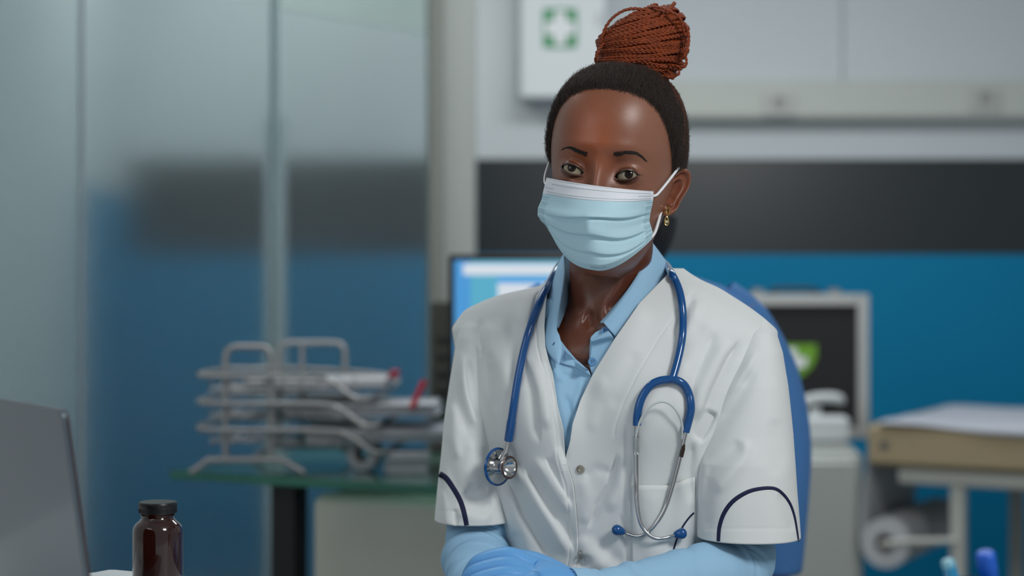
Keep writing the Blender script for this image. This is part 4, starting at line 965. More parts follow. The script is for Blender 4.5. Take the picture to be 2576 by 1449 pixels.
loopo([toW(HP(1640, 494, -.052)), toW(HP(1652, 490, -.046)), toW(HP(1664, 477, -.042)), toW(HP(1681, 456, -.032)), toW(HP(1701, 430, -.018)), toW(HP(1707, 422, -.006)), toW(HP(1706, 430, .016))], .0016)
loopo([toW(HP(1638, 598, -.045)), toW(HP(1648, 583, -.035)), toW(HP(1656, 558, -.022)), toW(HP(1663, 532, -.006)), toW(HP(1668, 520, .006))], .0018)
loopo([toW(HP(1375, 466, -.050)), toW(HP(1370, 458, -.042)), toW(HP(1371, 440, -.030)), toW(HP(1379, 415, -.015)), toW(HP(1386, 398, .0)), toW(HP(1392, 396, .012))], .0012)
# ---- earring
eg = mat('gold', (226, 190, 120), .2, 1)
a = toW(ear_plane(1680, 531, .006)); er = empty('earring', a); er.parent = person; er.location = Vector(a)-person.location; bpy.context.view_layer.update()
th = np.linspace(0, 2*np.pi, 29)[:-1]; hp = np.array([a+np.array([.0021*math.cos(t), .003*math.cos(t)-.001, .0048*math.sin(t)]) for t in th])
MB().tube(hp, .0009, 8, closed=True).build('hoop', eg, er)
dr_ = a+np.array([-.0016, -.001, -.0115]); hp = np.array([dr_+np.array([.0022*math.cos(t)*(1-.35*math.sin(t)), 0, .0050*math.sin(t)]) for t in th])
MB().tube(hp, .0008, 8, closed=True).build('drop', eg, er); MB().lathe(dr_+[0, 0, -.001], [(0, -.001), (.0016, -.0008), (.002, 0), (.0016, .0008), (0, .001)], 20, (0, 1, 0)).build('pearl', mat('pearl', (190, 190, 150), .25), er)
q = MB(); q.tube([a+[0, -.0005, -.0045], dr_+[0, 0, .005]], .0006, 6); q.build('link', eg, er)

# ---- coat sleeves
def sleeve(name, rows, yc, dep, flist, off=.0, n=2.2, ncol=220):
    pys = np.arange(rows[0][0], rows[-1][0]+.1, 4.0); V = np.zeros((len(pys), ncol, 3)); ph = np.linspace(-np.pi, np.pi, ncol, endpoint=False)
    for i, py in enumerate(pys):
        l, r, Y, b = [np.interp(py, [q_[0] for q_ in rows], [q_[k] for q_ in rows]) for k in (1, 2, 3, 4)]
        pl, pr = P(l, py, Y), P(r, py, Y); cx = (pl[0]+pr[0])/2; a = (pr[0]-pl[0])/2+off; z = HC-(py-CY)/F*(Y-.75*b); s, c = np.sin(ph), np.cos(ph)
        V[i] = np.stack([cx+a*np.sign(s)*np.abs(s)**(2/n), Y-(b+off)*np.sign(c)*np.abs(c)**(2/n), np.full(ncol, z)], -1)
    px, py = proj(V); Yr = V[..., 1].mean(1, keepdims=True); fw = smooth01((Yr-V[..., 1])/.02)
    V[..., 1] -= (folds(px, py, flist)+cloth_noise(px, py, .0006))*fw
    return V
rl = [(783, 1192, 1200, 2.145, .010), (790, 1183, 1230, 2.14, .028), (805, 1170, 1240, 2.14, .040), (822, 1157, 1240, 2.14, .050), (850, 1149, 1240, 2.14, .056), (900, 1141, 1240, 2.14, .058), (1000, 1126, 1245, 2.135, .060), (1066, 1117, 1252, 2.13, .060), (1150, 1110, 1265, 2.12, .060), (1250, 1099, 1280, 2.11, .060), (1322, 1093, 1288, 2.10, .060)]
rr2 = [(800, 1912, 1920, 2.04, .008), (806, 1888, 1926, 2.04, .026), (818, 1870, 1937, 2.04, .040), (837, 1850, 1950, 2.035, .050), (889, 1830, 1966, 2.03, .058), (974, 1800, 1980, 2.02, .062), (1040, 1785, 1987, 2.015, .064), (1100, 1762, 1993, 2.01, .066), (1170, 1748, 1998, 2.0, .066), (1249, 1748, 2003, 1.995, .066), (1320, 1750, 2009, 1.99, .066), (1366, 1752, 2012, 1.985, .066)]
VL = sleeve('l', rl, 0, 0, sl_left_folds); VR = sleeve('r', rr2, 0, 0, sl_right_folds)
# hem stitch groove and slight flare
for V, hy in ((VL, 1322), (VR, 1366)):
    px, py = proj(V); V[..., 1] += .0007*np.exp(-((py-(hy-36))/2.5)**2)*(V[..., 1] < V[..., 1].mean(1, keepdims=True))
sl1 = cloth_obj('coat_sleeve', VL, M_coat, .0012, coat, 1.0, True); sl2 = cloth_obj('coat_sleeve', VR, M_coat, .0012, coat, 1.0, True)
bpy.context.view_layer.update()
T_coat = bvh_of(coat); T_s1 = bvh_of(sl1); T_s2 = bvh_of(sl2); T_shirt = bvh_of(shirt)
ALLC = [T_coat, T_s1, T_s2]
def ribbon(name, px_pts, width, m, parent, trees, off=.0006, n=10, w_px=None):
    """flat band laid on cloth; width in px"""
    sp = bez(px_pts, n); t = np.gradient(sp, axis=0); t /= np.linalg.norm(t, axis=1, keepdims=True); nn = np.stack([-t[:, 1], t[:, 0]], -1); wd = np.interp(np.linspace(0, 1, len(sp)), np.linspace(0, 1, len(width)), width) if np.ndim(width) else np.full(len(sp), width)
    V = np.zeros((len(sp), 5, 3))
    for i in range(len(sp)):
        for k, e in enumerate((-.5, -.42, 0, .42, .5)): V[i, k] = lay(trees, *(sp[i]+nn[i]*e*wd[i]), off*(0.2 if abs(e) == .5 else 1), 2.02)
    o = link(name, mesh_np(name, V, gridF(len(sp), 5)), m, parent); return o
M_navy = mat('piping_navy', (16, 22, 62), .7)
ribbon('sleeve_piping', [(1105, 1192), (1122, 1203), (1140, 1228), (1157, 1258), (1167, 1288), (1174, 1322)], [15, 14, 13, 13, 12], M_navy, sl1, [T_s1])
ribbon('sleeve_piping', [(1807, 1362), (1810, 1325), (1822, 1290), (1845, 1260), (1880, 1238), (1915, 1229), (1948, 1229), (1970, 1243), (1988, 1268), (1999, 1300), (2006, 1340), (2009, 1362)], [9, 10, 11, 11, 10, 9, 8, 7, 6, 5, 4], M_navy, sl2, [T_s2])
# breast pocket patch, its mouth hem
def patch(name, rows, m, parent, trees, off, th):
    V = np.array([[lay(trees, l+(r-l)*u, (yl+(yr-yl)*u), off) for u in np.linspace(0, 1, 40)] for (l, yl, r, yr) in rows]); o = link(name, mesh_np(name, V, gridF(*V.shape[:2])), m, parent); md = o.modifiers.new('t', 'SOLIDIFY'); md.thickness = th; md.offset = 1; return o
rows = [(1590+ (0)*k, 1226+k*12, 1748-k*.5, 1196+k*13.5) for k in range(18)]
def pk(k): return (1590, 1223+k*12, 1750, 1198+k*14)
V = np.zeros((18, 40, 3))
for k in range(18):
    for j, u in enumerate(np.linspace(0, 1, 40)):
        x = 1590+158*u; y0 = 1222-2*math.sin(u*5)+(-24)*smooth01((u-.55)/.45); y = y0+(1449-y0)*k/17; V[k, j] = lay([T_coat], x, y, .0016+.0010*(k < 3))
pko = link('breast_pocket', mesh_np('breast_pocket', V, gridF(18, 40)), M_coat, coat); md = pko.modifiers.new('t', 'SOLIDIFY'); md.thickness = .0012; md.offset = 0
T_pk = bvh_of(pko)
ribbon('side_piping', [(1746, 1290), (1733, 1303), (1718, 1324), (1706, 1348), (1697, 1374), (1692, 1398), (1689, 1420)], 4.5, M_navy, coat, [T_coat, T_pk], n=6)
# snap fasteners
M_snap = mat('snap_metal', (178, 172, 160), .3, .9)
def snap(px, py, r, tree=ALLC, sq=1.0, name='snap_fastener'):
    p, n, d = hit(T_coat, px, py); p = lay(tree, px, py, .0008); n = np.array(n); n = n if n[1] < 0 else -n
    return MB().lathe(p, [(0, .0002), (r*.28, .0016), (r*.34, .0014), (r*.36, .0004), (r*.62, .0003), (r*.70, .0012), (r*.9, .0011), (r, 0)], 28, n).build(name, M_snap, coat)
snap(1460, 1181, .0052)
# female side seen as a faint ring through the left front
p, n, d = hit(T_coat, 1418, 1177); n = np.array(n); n = n if n[1] < 0 else -n; MB().lathe(p, [(.0038, 0), (.0040, .0002), (.0042, 0)], 28, n).build('snap_ring', M_coat, coat)
p = lay(ALLC, 1461, 1395, .001); th = np.linspace(0, 2*np.pi, 24)[:-1]
for dx in (-.0008, .0012): MB().tube(np.array([p+np.array([dx+.0010*math.cos(t), .003*math.cos(t), .0052*math.sin(t)]) for t in th]), .00055, 6, closed=True).build('snap_fastener', M_snap, coat)

# ---- shirt collar, placket, buttons, long sleeves
def strip(name, stn, m, parent, th=.0012, nacross=10, nl=10, curl=.0):
    A = bez([s[0] for s in stn], nl); B = bez([s[1] for s in stn], nl); V = np.zeros((len(A), nacross, 3))
    for k, u in enumerate(np.linspace(0, 1, nacross)): V[:, k] = A+(B-A)*u+np.array([0, -1, 0])*curl*math.sin(math.pi*u)
    o = link(name, mesh_np(name, V, gridF(len(A), nacross)), m, parent); md = o.modifiers.new('t', 'SOLIDIFY'); md.thickness = th; md.offset = 0; return o
Pw = lambda x, y, Y: P(x, y, Y)
def ly(x, y, off): return lay([T_shirt, T_coat], x, y, off)
cr = strip('collar', [(Pw(1600, 606, 2.155), Pw(1650, 640, 2.185)), (Pw(1641, 612, 2.095), Pw(1682, 668, 2.12)), (Pw(1628, 648, 2.050), Pw(1690, 690, 2.075)), (Pw(1604, 690, 2.032), Pw(1672, 730, 2.045)), (Pw(1575, 734, 2.020), Pw(1642, 768, 2.025)), (Pw(1540, 783, 2.014), Pw(1598, 802, 2.012)), (Pw(1517, 811, 2.012), Pw(1549, 849, 2.006))], M_shirt, shirt, curl=.004)
cl = strip('collar', [(Pw(1440, 612, 2.175), Pw(1425, 630, 2.19)), (Pw(1420, 636, 2.13), Pw(1403, 668, 2.14)), (Pw(1421, 690, 2.085), Pw(1387, 700, 2.098)), (Pw(1411, 760, 2.045), Pw(1377, 770, 2.058)), (Pw(1401, 822, 2.026), Pw(1371, 835, 2.036)), (Pw(1408, 846, 2.022), Pw(1369, 868, 2.030)), (Pw(1414, 878, 2.016), Pw(1384, 894, 2.020)), (Pw(1407, 916, 2.010), Pw(1402, 913, 2.010))], M_shirt, shirt, curl=.003)
strip('collar_stand', [(Pw(1421, 640, 2.131), Pw(1436, 650, 2.15)), (Pw(1421, 690, 2.087), Pw(1438, 700, 2.125)), (Pw(1411, 760, 2.047), Pw(1428, 765, 2.085)), (Pw(1401, 822, 2.028), Pw(1404, 826, 2.040))], M_shirt, shirt)
strip('collar_stand', [(Pw(1600, 612, 2.156), Pw(1590, 650, 2.15)), (Pw(1641, 616, 2.097), Pw(1640, 650, 2.11)), (Pw(1604, 692, 2.035), Pw(1600, 700, 2.055)), (Pw(1575, 736, 2.023), Pw(1566, 745, 2.04)), (Pw(1517, 813, 2.015), Pw(1510, 812, 2.025))], M_shirt, shirt)
strip('collar_back', [(Pw(1440, 612, 2.174), Pw(1425, 640, 2.19)), (Pw(1480, 608, 2.20), Pw(1470, 640, 2.22)), (Pw(1560, 606, 2.20), Pw(1570, 640, 2.22)), (Pw(1600, 610, 2.155), Pw(1640, 655, 2.185))], M_shirt, shirt)
# placket of the right side with the rounded stand end
pl_pts = [((1487, 846), (1517, 812)), ((1486, 856), (1530, 830)), ((1487, 868), (1545, 860)), ((1484, 900), (1535, 890)), ((1483, 917), (1520, 915)), ((1488, 938), (1500, 938))]
V = np.array([[lay([T_shirt], a[0]+(b[0]-a[0])*u, a[1]+(b[1]-a[1])*u, .0022, 2.02) for u in np.linspace(0, 1, 16)] for a, b in [(pl_pts[i][0], pl_pts[i][1]) for i in range(len(pl_pts))]])
V = np.stack([bez(V[:, j], 6) for j in range(V.shape[1])], 1); plk = link('placket', mesh_np('placket', V, gridF(*V.shape[:2])), M_shirt, shirt); md = plk.modifiers.new('t', 'SOLIDIFY'); md.thickness = .0012; md.offset = 1
pl2 = [((1372, 872), (1403, 828)), ((1392, 900), (1427, 877)), ((1412, 914), (1452, 906)), ((1450, 925), (1482, 932)), ((1484, 946), (1489, 944))]
V = np.array([[lay([T_shirt], a[0]+(b[0]-a[0])*u, a[1]+(b[1]-a[1])*u, .0022+.001*math.sin(u*3.1), 2.02) for u in np.linspace(0, 1, 12)] for a, b in pl2]); V = np.stack([bez(V[:, j], 6) for j in range(V.shape[1])], 1)
p2 = link('placket', mesh_np('placket', V, gridF(*V.shape[:2])), M_shirt, shirt); md = p2.modifiers.new('t', 'SOLIDIFY'); md.thickness = .0012; md.offset = 1
M_btn = mat('button_blue', (104, 152, 198), .35)
def button(px, py, r, base):
    p = lay([T_shirt, bvh_of(plk)], px, py, base); b_ = MB().lathe(p, [(0, .0010), (r*.6, .0010), (r*.7, .0018), (r*.92, .0018), (r, .0010), (r, 0)], 28, (0, -1, .15)).build('button', M_btn, shirt)
    q = MB()
    for dx in (-.0011, .0011):
        for dz in (-.0011, .0011): q.lathe(p+[dx, -.0012, dz], [(0, .0003), (.0006, .0003), (.0006, 0)], 8, (0, -1, .15))
    tag(q.build('button_thread', mat('thread_dark', (40, 62, 96), .8), b_), kind='stuff')
button(1490, 910, .0050, .0012); button(1522, 832, .0046, .0012)
MB().tube([lay([bvh_of(cl), T_shirt], 1391, 868, .0006), lay([bvh_of(cl), T_shirt], 1395, 861, .0006)], .0006, 6).build('buttonhole', mat('thread_dark', (40, 62, 96), .8), shirt)
# sleeves of the shirt: tapering tubes with ring folds
def arm_sleeve(pts, rs, rings, parent, flat=1.0):
    sp = bez(pts, 24); N = len(sp); t = np.linspace(0, 1, N); r = np.interp(t, np.linspace(0, 1, len(rs)), rs); n = 64
    q = MB(); q.tube(sp, r, n, cap=False); V = q.V[0].reshape(N, n, 3); th = np.linspace(0, 2*np.pi, n, endpoint=False)
    for i in range(N):
        for (tc, wd, am, tl, ph_) in rings:
            d = (t[i]-tc-tl*np.sin(th+ph_)); k = am*np.exp(-(d/wd)**2)*(.55+.45*np.cos(th+ph_*1.7)); V[i] += (V[i]-sp[i])/r[i]*k[:, None]
    o = link('shirt_sleeve', mesh_np('shirt_sleeve', V, gridF(N, n, True, flip=True)), M_shirt, parent); md = o.modifiers.new('t', 'SOLIDIFY'); md.thickness = .001; md.offset = 0; return o
rng2 = np.random.default_rng(11)
rings = [(rng2.uniform(.3, .98), rng2.uniform(.008, .02), rng2.uniform(-.003, .003), rng2.uniform(-.04, .04), rng2.uniform(0, 6)) for _ in range(40)]
arm_sleeve([P(1205, 1050, 2.12), P(1202, 1200, 2.12), P(1204, 1330, 2.105), P(1200, 1415, 2.07), P(1215, 1478, 2.02), P(1290, 1500, 1.96), P(1360, 1500, 1.93)], [.036, .038, .0395, .041, .038, .032, .027], rings, shirt)
arm_sleeve([P(1885, 1050, 2.03), P(1885, 1200, 2.02), P(1868, 1340, 2.01), P(1845, 1440, 1.985), P(1770, 1455, 1.95), P(1650, 1476, 1.92), P(1540, 1494, 1.90), P(1434, 1494, 1.882)], [.036, .037, .040, .044, .040, .033, .029, .0280], rings, shirt)
# ---- gloved hands folded in front: palm, five fingers, thumb
def skin_mesh(name, verts, edges, rads, m, parent, lev=2):
    me = bpy.data.meshes.new(name); me.from_pydata([tuple(v) for v in verts], edges, []); o = bpy.data.objects.new(name, me); COL.objects.link(o)
    md = o.modifiers.new('s', 'SKIN'); 
    for i, r in enumerate(rads): me.skin_vertices[0].data[i].radius = (r, r)
    me.skin_vertices[0].data[0].use_root = True; s2 = o.modifiers.new('u', 'SUBSURF'); s2.levels = lev; s2.render_levels = lev
    dg = bpy.context.evaluated_depsgraph_get(); me2 = bpy.data.meshes.new_from_object(o.evaluated_get(dg)); bpy.data.objects.remove(o); me2.name = name
    return link(name, me2, m, parent)
M_glove = mat('glove_blue', (100, 164, 222), .42, bump=.25, bscale=140, noise=.03, nscale=30)
def hand(name, wrist, dirs, up, side, curl, parent, scale=1.0):
    """wrist point, direction of the palm, up normal of the back of the hand, side = thumb side"""
    d = np.array(dirs, float); d /= np.linalg.norm(d); u = np.array(up, float); u -= d*(u@d); u /= np.linalg.norm(u); s = np.cross(d, u)*side
    V = []; E_ = []; R = []
    def add(p, r, par=None):
        V.append(np.array(p)); R.append(r*scale)
        if par is not None: E_.append((par, len(V)-1))
        return len(V)-1
    w = np.array(wrist, float); k0 = add(w-d*.045, .0215); w0_ = k0; k0 = add(w, .0215, w0_); k1 = add(w+d*.035*scale, .0225, k0); k2 = add(w+d*.06*scale, .021, k1)
    for off_, L_, r_ in ((.027, .078, .0088), (.009, .086, .0092), (-.009, .080, .0088), (-.026, .064, .0078)):
        a = add(w+d*.055*scale+s*off_*.7*scale, .0155, k1); kn = w+d*.088*scale+s*off_*scale+u*.004; b = add(kn, .0122, a); ang = 0; p = kn; prev = b
        for frac, cu in ((.45, curl[0]), (.32, curl[1]), (.23, curl[2])):
            ang += cu; dd = d*math.cos(ang)-u*math.sin(ang); p = p+dd*L_*frac*scale; prev = add(p, r_*(1-.12*(frac < .3)), prev)
    a = add(w+d*.03*scale+s*.022*scale, .0145, k0); p = w+d*.055*scale+s*.042*scale-u*.006; b = add(p, .0118, a); p = p+(d*.8+s*.35-u*.3)*.030*scale; c = add(p, .0102, b); p = p+(d*.95-s*.05-u*.25)*.026*scale; add(p, .0088, c)
    return skin_mesh(name, V, E_, R, M_glove, parent)
hand('glove', P(1462, 1488, 1.885), (-1, -.05, .26), (.12, -.45, .85), 1, (.55, .8, .6), person, 1.0)
hand('glove', P(1290, 1520, 1.90), (1, -.25, .05), (-.1, -.5, .8), -1, (.3, .5, .5), person)

# trousers and shoes, below the picture, so that she sits on something
M_tr = mat('trousers_white', (205, 208, 208), .8)
q = MB()
for sx in (-1, 1): q.tube(bez([(hipc[0]+sx*.08, 2.14, .60), (hipc[0]+sx*.11, 1.95, .565), (hipc[0]+sx*.12, 1.745, .53), (hipc[0]+sx*.12, 1.70, .44), (hipc[0]+sx*.12, 1.72, .25), (hipc[0]+sx*.12, 1.74, .10)], 6), np.interp(np.linspace(0, 1, 31), np.linspace(0, 1, 6), [.10, .088, .072, .064, .056, .050]), 24)
q.build('trousers', M_tr, person)
for sx in (-1, 1): MB().box((hipc[0]+sx*.12, 1.69, .03), (.09, .25, .06), 0, .025).build('shoe', M_tr, person)
st = empty('stool', (.13, 2.16, 0), 'round black stool under the seated woman', 'stool')
MB().lathe((.13, 2.16, 0), [(0, .44), (.17, .44), (.185, .455), (.185, .475), (.17, .49), (0, .492)], 40).build('seat', M_black, st)
MB().lathe((.13, 2.16, 0), [(.03, .44), (.03, .05), (.0, .05)], 20).build('column', MATS['steel'], st)
for k in range(5):
    a = k*2*np.pi/5; MB().tube([(.13, 2.16, .07), (.13+.26*math.cos(a), 2.16+.26*math.sin(a), .05)], .014, 10).build('leg', MATS['steel'], st)
    MB().lathe((.13+.26*math.cos(a), 2.16+.26*math.sin(a), .025), [(0, -.012), (.025, -.012), (.025, .012), (0, .012)], 20, (1, 0, 0)).build('caster', M_black, st)
# =================================================================== stethoscope round her neck
COATS = [T_coat, T_s1, T_s2, T_pk]
def on(x, y, off): return lay(COATS, x, y, off, 2.0)
ste = empty('stethoscope', on(1690, 955, .005), 'blue stethoscope draped round her neck over the white coat', 'stethoscope')
M_st = mat('stethoscope_blue', (8, 74, 134), .22, coat=.4); M_chr = mat('chrome', (205, 205, 205), .12, 1); M_tube = mat('ear_tube_chrome', (190, 190, 192), .18, 1)
def path(pp, off, n=8):
    sp = bez(pp, n); o = np.interp(np.linspace(0, 1, len(sp)), np.linspace(0, 1, len(off)), off) if np.ndim(off) else np.full(len(sp), off)
    p = np.array([on(x, y, f) for (x, y), f in zip(sp, o)])
    for _ in range(6): p[1:-1] = .5*p[1:-1]+.25*(p[:-2]+p[2:])
    return p
pl_ = path([(1385, 706), (1371, 732), (1345, 790), (1322, 862), (1303, 950), (1289, 1040), (1279, 1108)], .0060)
pr_ = path([(1690, 690), (1706, 722), (1716, 768), (1718, 830), (1709, 890), (1692, 952)], .0060)
back = [P(1645, 646, 2.18), P(1560, 628, 2.24), P(1480, 630, 2.25), P(1432, 648, 2.22)]
full = bez(np.vstack([pl_[::-1][::5], [P(1394, 690, 2.108), P(1408, 668, 2.15)], back[::-1], [P(1664, 657, 2.125), P(1680, 672, 2.078)], pr_[::5]]), 6)
nf = len(full); rad = np.full(nf, .0047); rad[:8] = .0053
MB().tube(full, rad, 18).build('tube', M_st, ste)
j0 = on(1691, 955, .006)
ya = path([(1692, 948), (1688, 954), (1662, 957), (1638, 968), (1620, 990), (1609, 1015), (1603, 1045), (1602, 1070)], .0062); yb = path([(1690, 948), (1694, 954), (1710, 960), (1724, 972), (1735, 998), (1738, 1030), (1731, 1062), (1724, 1087)], .0062)
MB().tube(ya, .0049, 16).tube(yb, .0049, 16).build('yoke', M_st, ste)
def met(pp, off, r): p = path(pp, off); return MB().tube(p, np.interp(np.linspace(0, 1, len(p)), np.linspace(0, 1, len(r)), r), 12)
m1_ = met([(1602, 1062), (1600.5, 1141), (1601, 1228), (1603, 1275), (1614, 1322), (1638, 1350), (1666, 1355), (1700, 1345)], [.006, .006, .007, .009, .010, .010], [.0030, .0028, .0028, .0026, .0022, .0020, .0020]); m1_.build('ear_tube', M_tube, ste)
m2_ = met([(1726, 1080), (1714, 1134), (1697, 1203), (1676, 1272), (1656, 1309), (1633, 1336), (1603, 1350), (1566, 1338)], [.006, .006, .006, .0065, .005, .006], [.0028, .0028, .0026, .0024, .0022, .0020, .0020]); m2_.build('ear_tube', M_tube, ste)
for (x, y, dx, dy) in ((1566, 1338, -1, -.35), (1700, 1345, 1, -.22)):
    p = on(x, y, .0085); d = np.array([dx, -.15, -dy]); d /= np.linalg.norm(d)
    MB().lathe(p-d*.002, [(0, 0), (.0032, 0), (.0052, .004), (.0064, .0085), (.0060, .0115), (.0040, .0140), (.0016, .0148), (.0014, .012)], 26, d).build('ear_tip', M_st, ste)
MB().tube(path([(1598, 1132), (1601, 1090), (1612, 1055), (1634, 1024), (1664, 1010), (1690, 1020), (1708, 1044), (1717, 1074), (1716, 1104)], [.006, .009, .013, .014, .013, .009, .006]), .0014, 8).build('spring_band', mat('spring_clear', (196, 204, 204), .15, .0, spec=.9), ste)
p = on(1718, 1130, .0085); MB().tube([p+[.001, 0, .011], p, p+[-.002, 0, -.009]], [.0018, .0026, .0024], 8).build('spring_clip', mat('clip_dark', (70, 58, 52), .3, .8), ste)
p = on(1600, 1110, .0064); MB().tube([p+[0, 0, .006], p+[0, 0, -.015]], .0038, 12).build('clear_sleeve', mat('clear_plastic', (226, 232, 232), .1, trans=.8, ior=1.2), ste)
# chest piece: blue rimmed diaphragm, chrome drum, small bell, stem
ax_ = np.array([.74, -.67, .02]); ax_ /= np.linalg.norm(ax_); dc = on(1252, 1174, .034)
MB().lathe(dc, [(0, -.0010), (.0205, -.0010), (.0205, .0012), (.0205, .0012), (.010, .0022), (.0095, .004), (.0095, .012), (.0125, .0155), (.0138, .0180), (.0138, .0188)], 48, ax_).build('drum', M_chr, ste)
MB().lathe(dc, [(.0205, -.0014), (.0226, -.0014), (.0232, .0), (.0226, .0016), (.0205, .0016), (.0205, -.0014)], 64, ax_).build('diaphragm_rim', M_st, ste)
MB().lathe(dc, [(.0138, .0182), (.0138, .0192), (.0128, .0200), (.0116, .0196), (.0116, .0180)], 48, ax_).build('bell_rim', mat('rim_dark', (74, 56, 54), .3, .3), ste)
MB().lathe(dc, [(.0116, .0192), (.010, .015), (.005, .0100), (.0016, .0085), (0, .0085)], 40, ax_).build('bell_cup', M_chr, ste)
tp = full[0]; MB().tube([tp+[0, 0, .003], (tp+dc+ax_*.007)/2+[.001, -.001, .004], dc+ax_*.0075+[-.001, 0, .009]], [.0030, .0034, .0040], 14).build('stem', M_chr, ste)

# =================================================================== front desk, laptop, bottle, pens
zD = .78; pol = [(-1.3, .95), (.85, .95), (.85, 1.395), (-.478, 2.059), (-.486, 2.06), (-.4995, 2.04), (-.53, 2.022), (-1.3, 1.95)]
bm = bmesh.new(); f = bm.faces.new([bm.verts.new((x, y, zD)) for x, y in pol]); r = bmesh.ops.extrude_face_region(bm, geom=[f])
for v in r['geom']:
    if isinstance(v, bmesh.types.BMVert): v.co.z -= .028
bmesh.ops.recalc_face_normals(bm, faces=bm.faces); me = bpy.data.meshes.new('desk_top'); bm.to_mesh(me); bm.free()
fd = empty('front_desk', (-.2, 1.3, 0), 'white desk top in the foreground under the laptop and pill bottle', 'desk')
M_desk = mat('desk_white', (212, 216, 218), .3); link('desk_top', me, M_desk, fd, False)
for x, y in ((-1.2, 1.05), (.75, 1.03), (.75, 1.36), (-1.2, 1.85)): MB().box((x, y, .376), (.05, .05, .752), 0, .004).build('leg', M_desk, fd)
tE = np.array([-.563, .827, 0]); tN = np.array([.827, .563, 0]); tU = np.array([-.827*.0303, -.563*.0303, .2]); 
tc = P(160, 1029, 1.55); Hh = (tc[2]-zD-.014); up = np.array([-.827*.0303, -.563*.0303, Hh]); up /= np.linalg.norm(up); Lh = Hh/up[2]; WL = .275
lap = empty('laptop', tc+tE*WL/2-up*Lh+[0, 0, -.014], 'open laptop seen from behind with glossy grey lid at the left edge', 'laptop')
def slab(name, c, ex, ey, w_, h_, th, rc_, m, parent, arcn=6):
    """rounded slab: centre c, unit axes ex (width) ey (height)"""
    en_ = np.cross(ex, ey); pts = []
    for (sx, sy, a0) in ((1, 1, 0), (-1, 1, 90), (-1, -1, 180), (1, -1, 270)):
        for a in np.radians(np.linspace(a0, a0+90, arcn)): pts.append(c+ex*(sx*(w_/2-rc_)+rc_*math.cos(a))+ey*(sy*(h_/2-rc_)+rc_*math.sin(a)))
    pts = np.array(pts); cc = pts.mean(0); rings = [cc+(pts-cc)*1e-4-en_*th/2, cc+(pts-cc)*(1-.0012/w_*2)-en_*th/2, pts-en_*(th/2-.0010), pts+en_*(th/2-.0010), cc+(pts-cc)*(1-.0012/w_*2)+en_*th/2, cc+(pts-cc)*1e-4+en_*th/2]
    return MB().add(np.array(rings), gridF(6, len(pts), True)).build(name, m, parent, False)
M_lid = mat('laptop_lid', (86, 98, 106), .30, .55, coat=.5)
cL = tc+tE*WL/2-up*Lh/2
lid = slab('lid', cL, tE, up, WL, Lh, .005, .010, M_lid, lap)
slab('lid_bezel', cL+tN*.0034, tE, up, WL-.001, Lh-.001, .0022, .010, mat('bezel_dark_red', (70, 26, 26), .3), lid)
slab('display', cL+tN*.0048, tE, up, WL-.02, Lh-.02, .0006, .004, mat('display_dark', (20, 22, 26), .15), lid)
bc = cL-up*Lh/2+tN*.072; bc[2] = zD+.008
slab('base', bc, tE, tN, WL, .140, .014, .010, mat('laptop_body', (150, 152, 154), .35, .7), lap)
kb = empty('keyboard', bc+[0, 0, .008]); kb.parent = lap; kb.location = Vector(bc+[0, 0, .008])-lap.location; bpy.context.view_layer.update()
key0 = None
for r_ in range(4):
    for c_ in range(11):
        pos = bc+tE*(-.1125+c_*.0225)+tN*(-.050+r_*.021)+[0, 0, .0080]
        if key0 is None: key0 = slab('key', pos, tE, tN, .018, .017, .0016, .002, mat('key_black', (28, 28, 30), .5), kb, 2); p0 = pos
        else:
            k_ = key0.copy(); COL.objects.link(k_); k_.location = Vector(np.array(key0.location)+pos-p0)
bx = (397-CX)/F*1.9; bo_ = empty('pill_bottle', (bx, 1.9, zD), 'brown glass pill bottle with black screw cap on the front desk', 'bottle')
def zb(y): return HC-(y-CY)/F*1.9-zD
M_amb = mat('amber_glass', (62, 22, 14), .06, trans=.55, ior=1.45, coat=.8)
MB().lathe((bx, 1.9, zD), [(0, .001), (.024, .001), (.0268, .003), (.0276, .007), (.0276, zb(1336)), (.0268, zb(1325)), (.0243, zb(1316)), (.0205, zb(1309)), (.0182, zb(1304)), (.0176, zb(1300)), (.0190, zb(1297)), (.0190, zb(1294)), (.0172, zb(1292)), (.0172, zb(1284)), (0, zb(1284))], 64).build('glass', M_amb, bo_)
MB().lathe((bx, 1.9, zD), [(0, .006), (.0215, .006), (.0225, .010), (.0225, zb(1400)), (0, zb(1396))], 40).build('tablets', mat('pill_dark', (88, 34, 20), .7, bump=1, bscale=120), bo_)
cp = MB().lathe((bx, 1.9, zD), [(.0185, zb(1289)), (.0205, zb(1290)), (.0208, zb(1288)), (.0208, zb(1277)), (.0214, zb(1275)), (.0214, zb(1265)), (.0205, zb(1262)), (.0, zb(1262.5))], 64).build('cap', mat('cap_black', (22, 23, 26), .35), bo_)
q = MB()
for k in range(60):
    a = k*2*np.pi/60; q.tube([(bx+.0208*math.cos(a), 1.9+.0208*math.sin(a), zD+zb(1288)), (bx+.0208*math.cos(a), 1.9+.0208*math.sin(a), zD+zb(1277))], .0004, 4)
tag(q.build('cap_ribs', MATS['cap_black'], cp), kind='stuff')
cx_, cy_ = .4040, 1.47
cup = empty('pen_cup', (cx_, cy_, zD), 'small dark pen cup on the front desk at lower right', 'cup')
MB().lathe((cx_, cy_, zD), [(0, .001), (.034, .001), (.036, .004), (.037, .085), (.035, .0852), (.033, .008), (0, .006)], 40).build('cup_body', mat('cup_dark', (40, 44, 50), .4), cup)
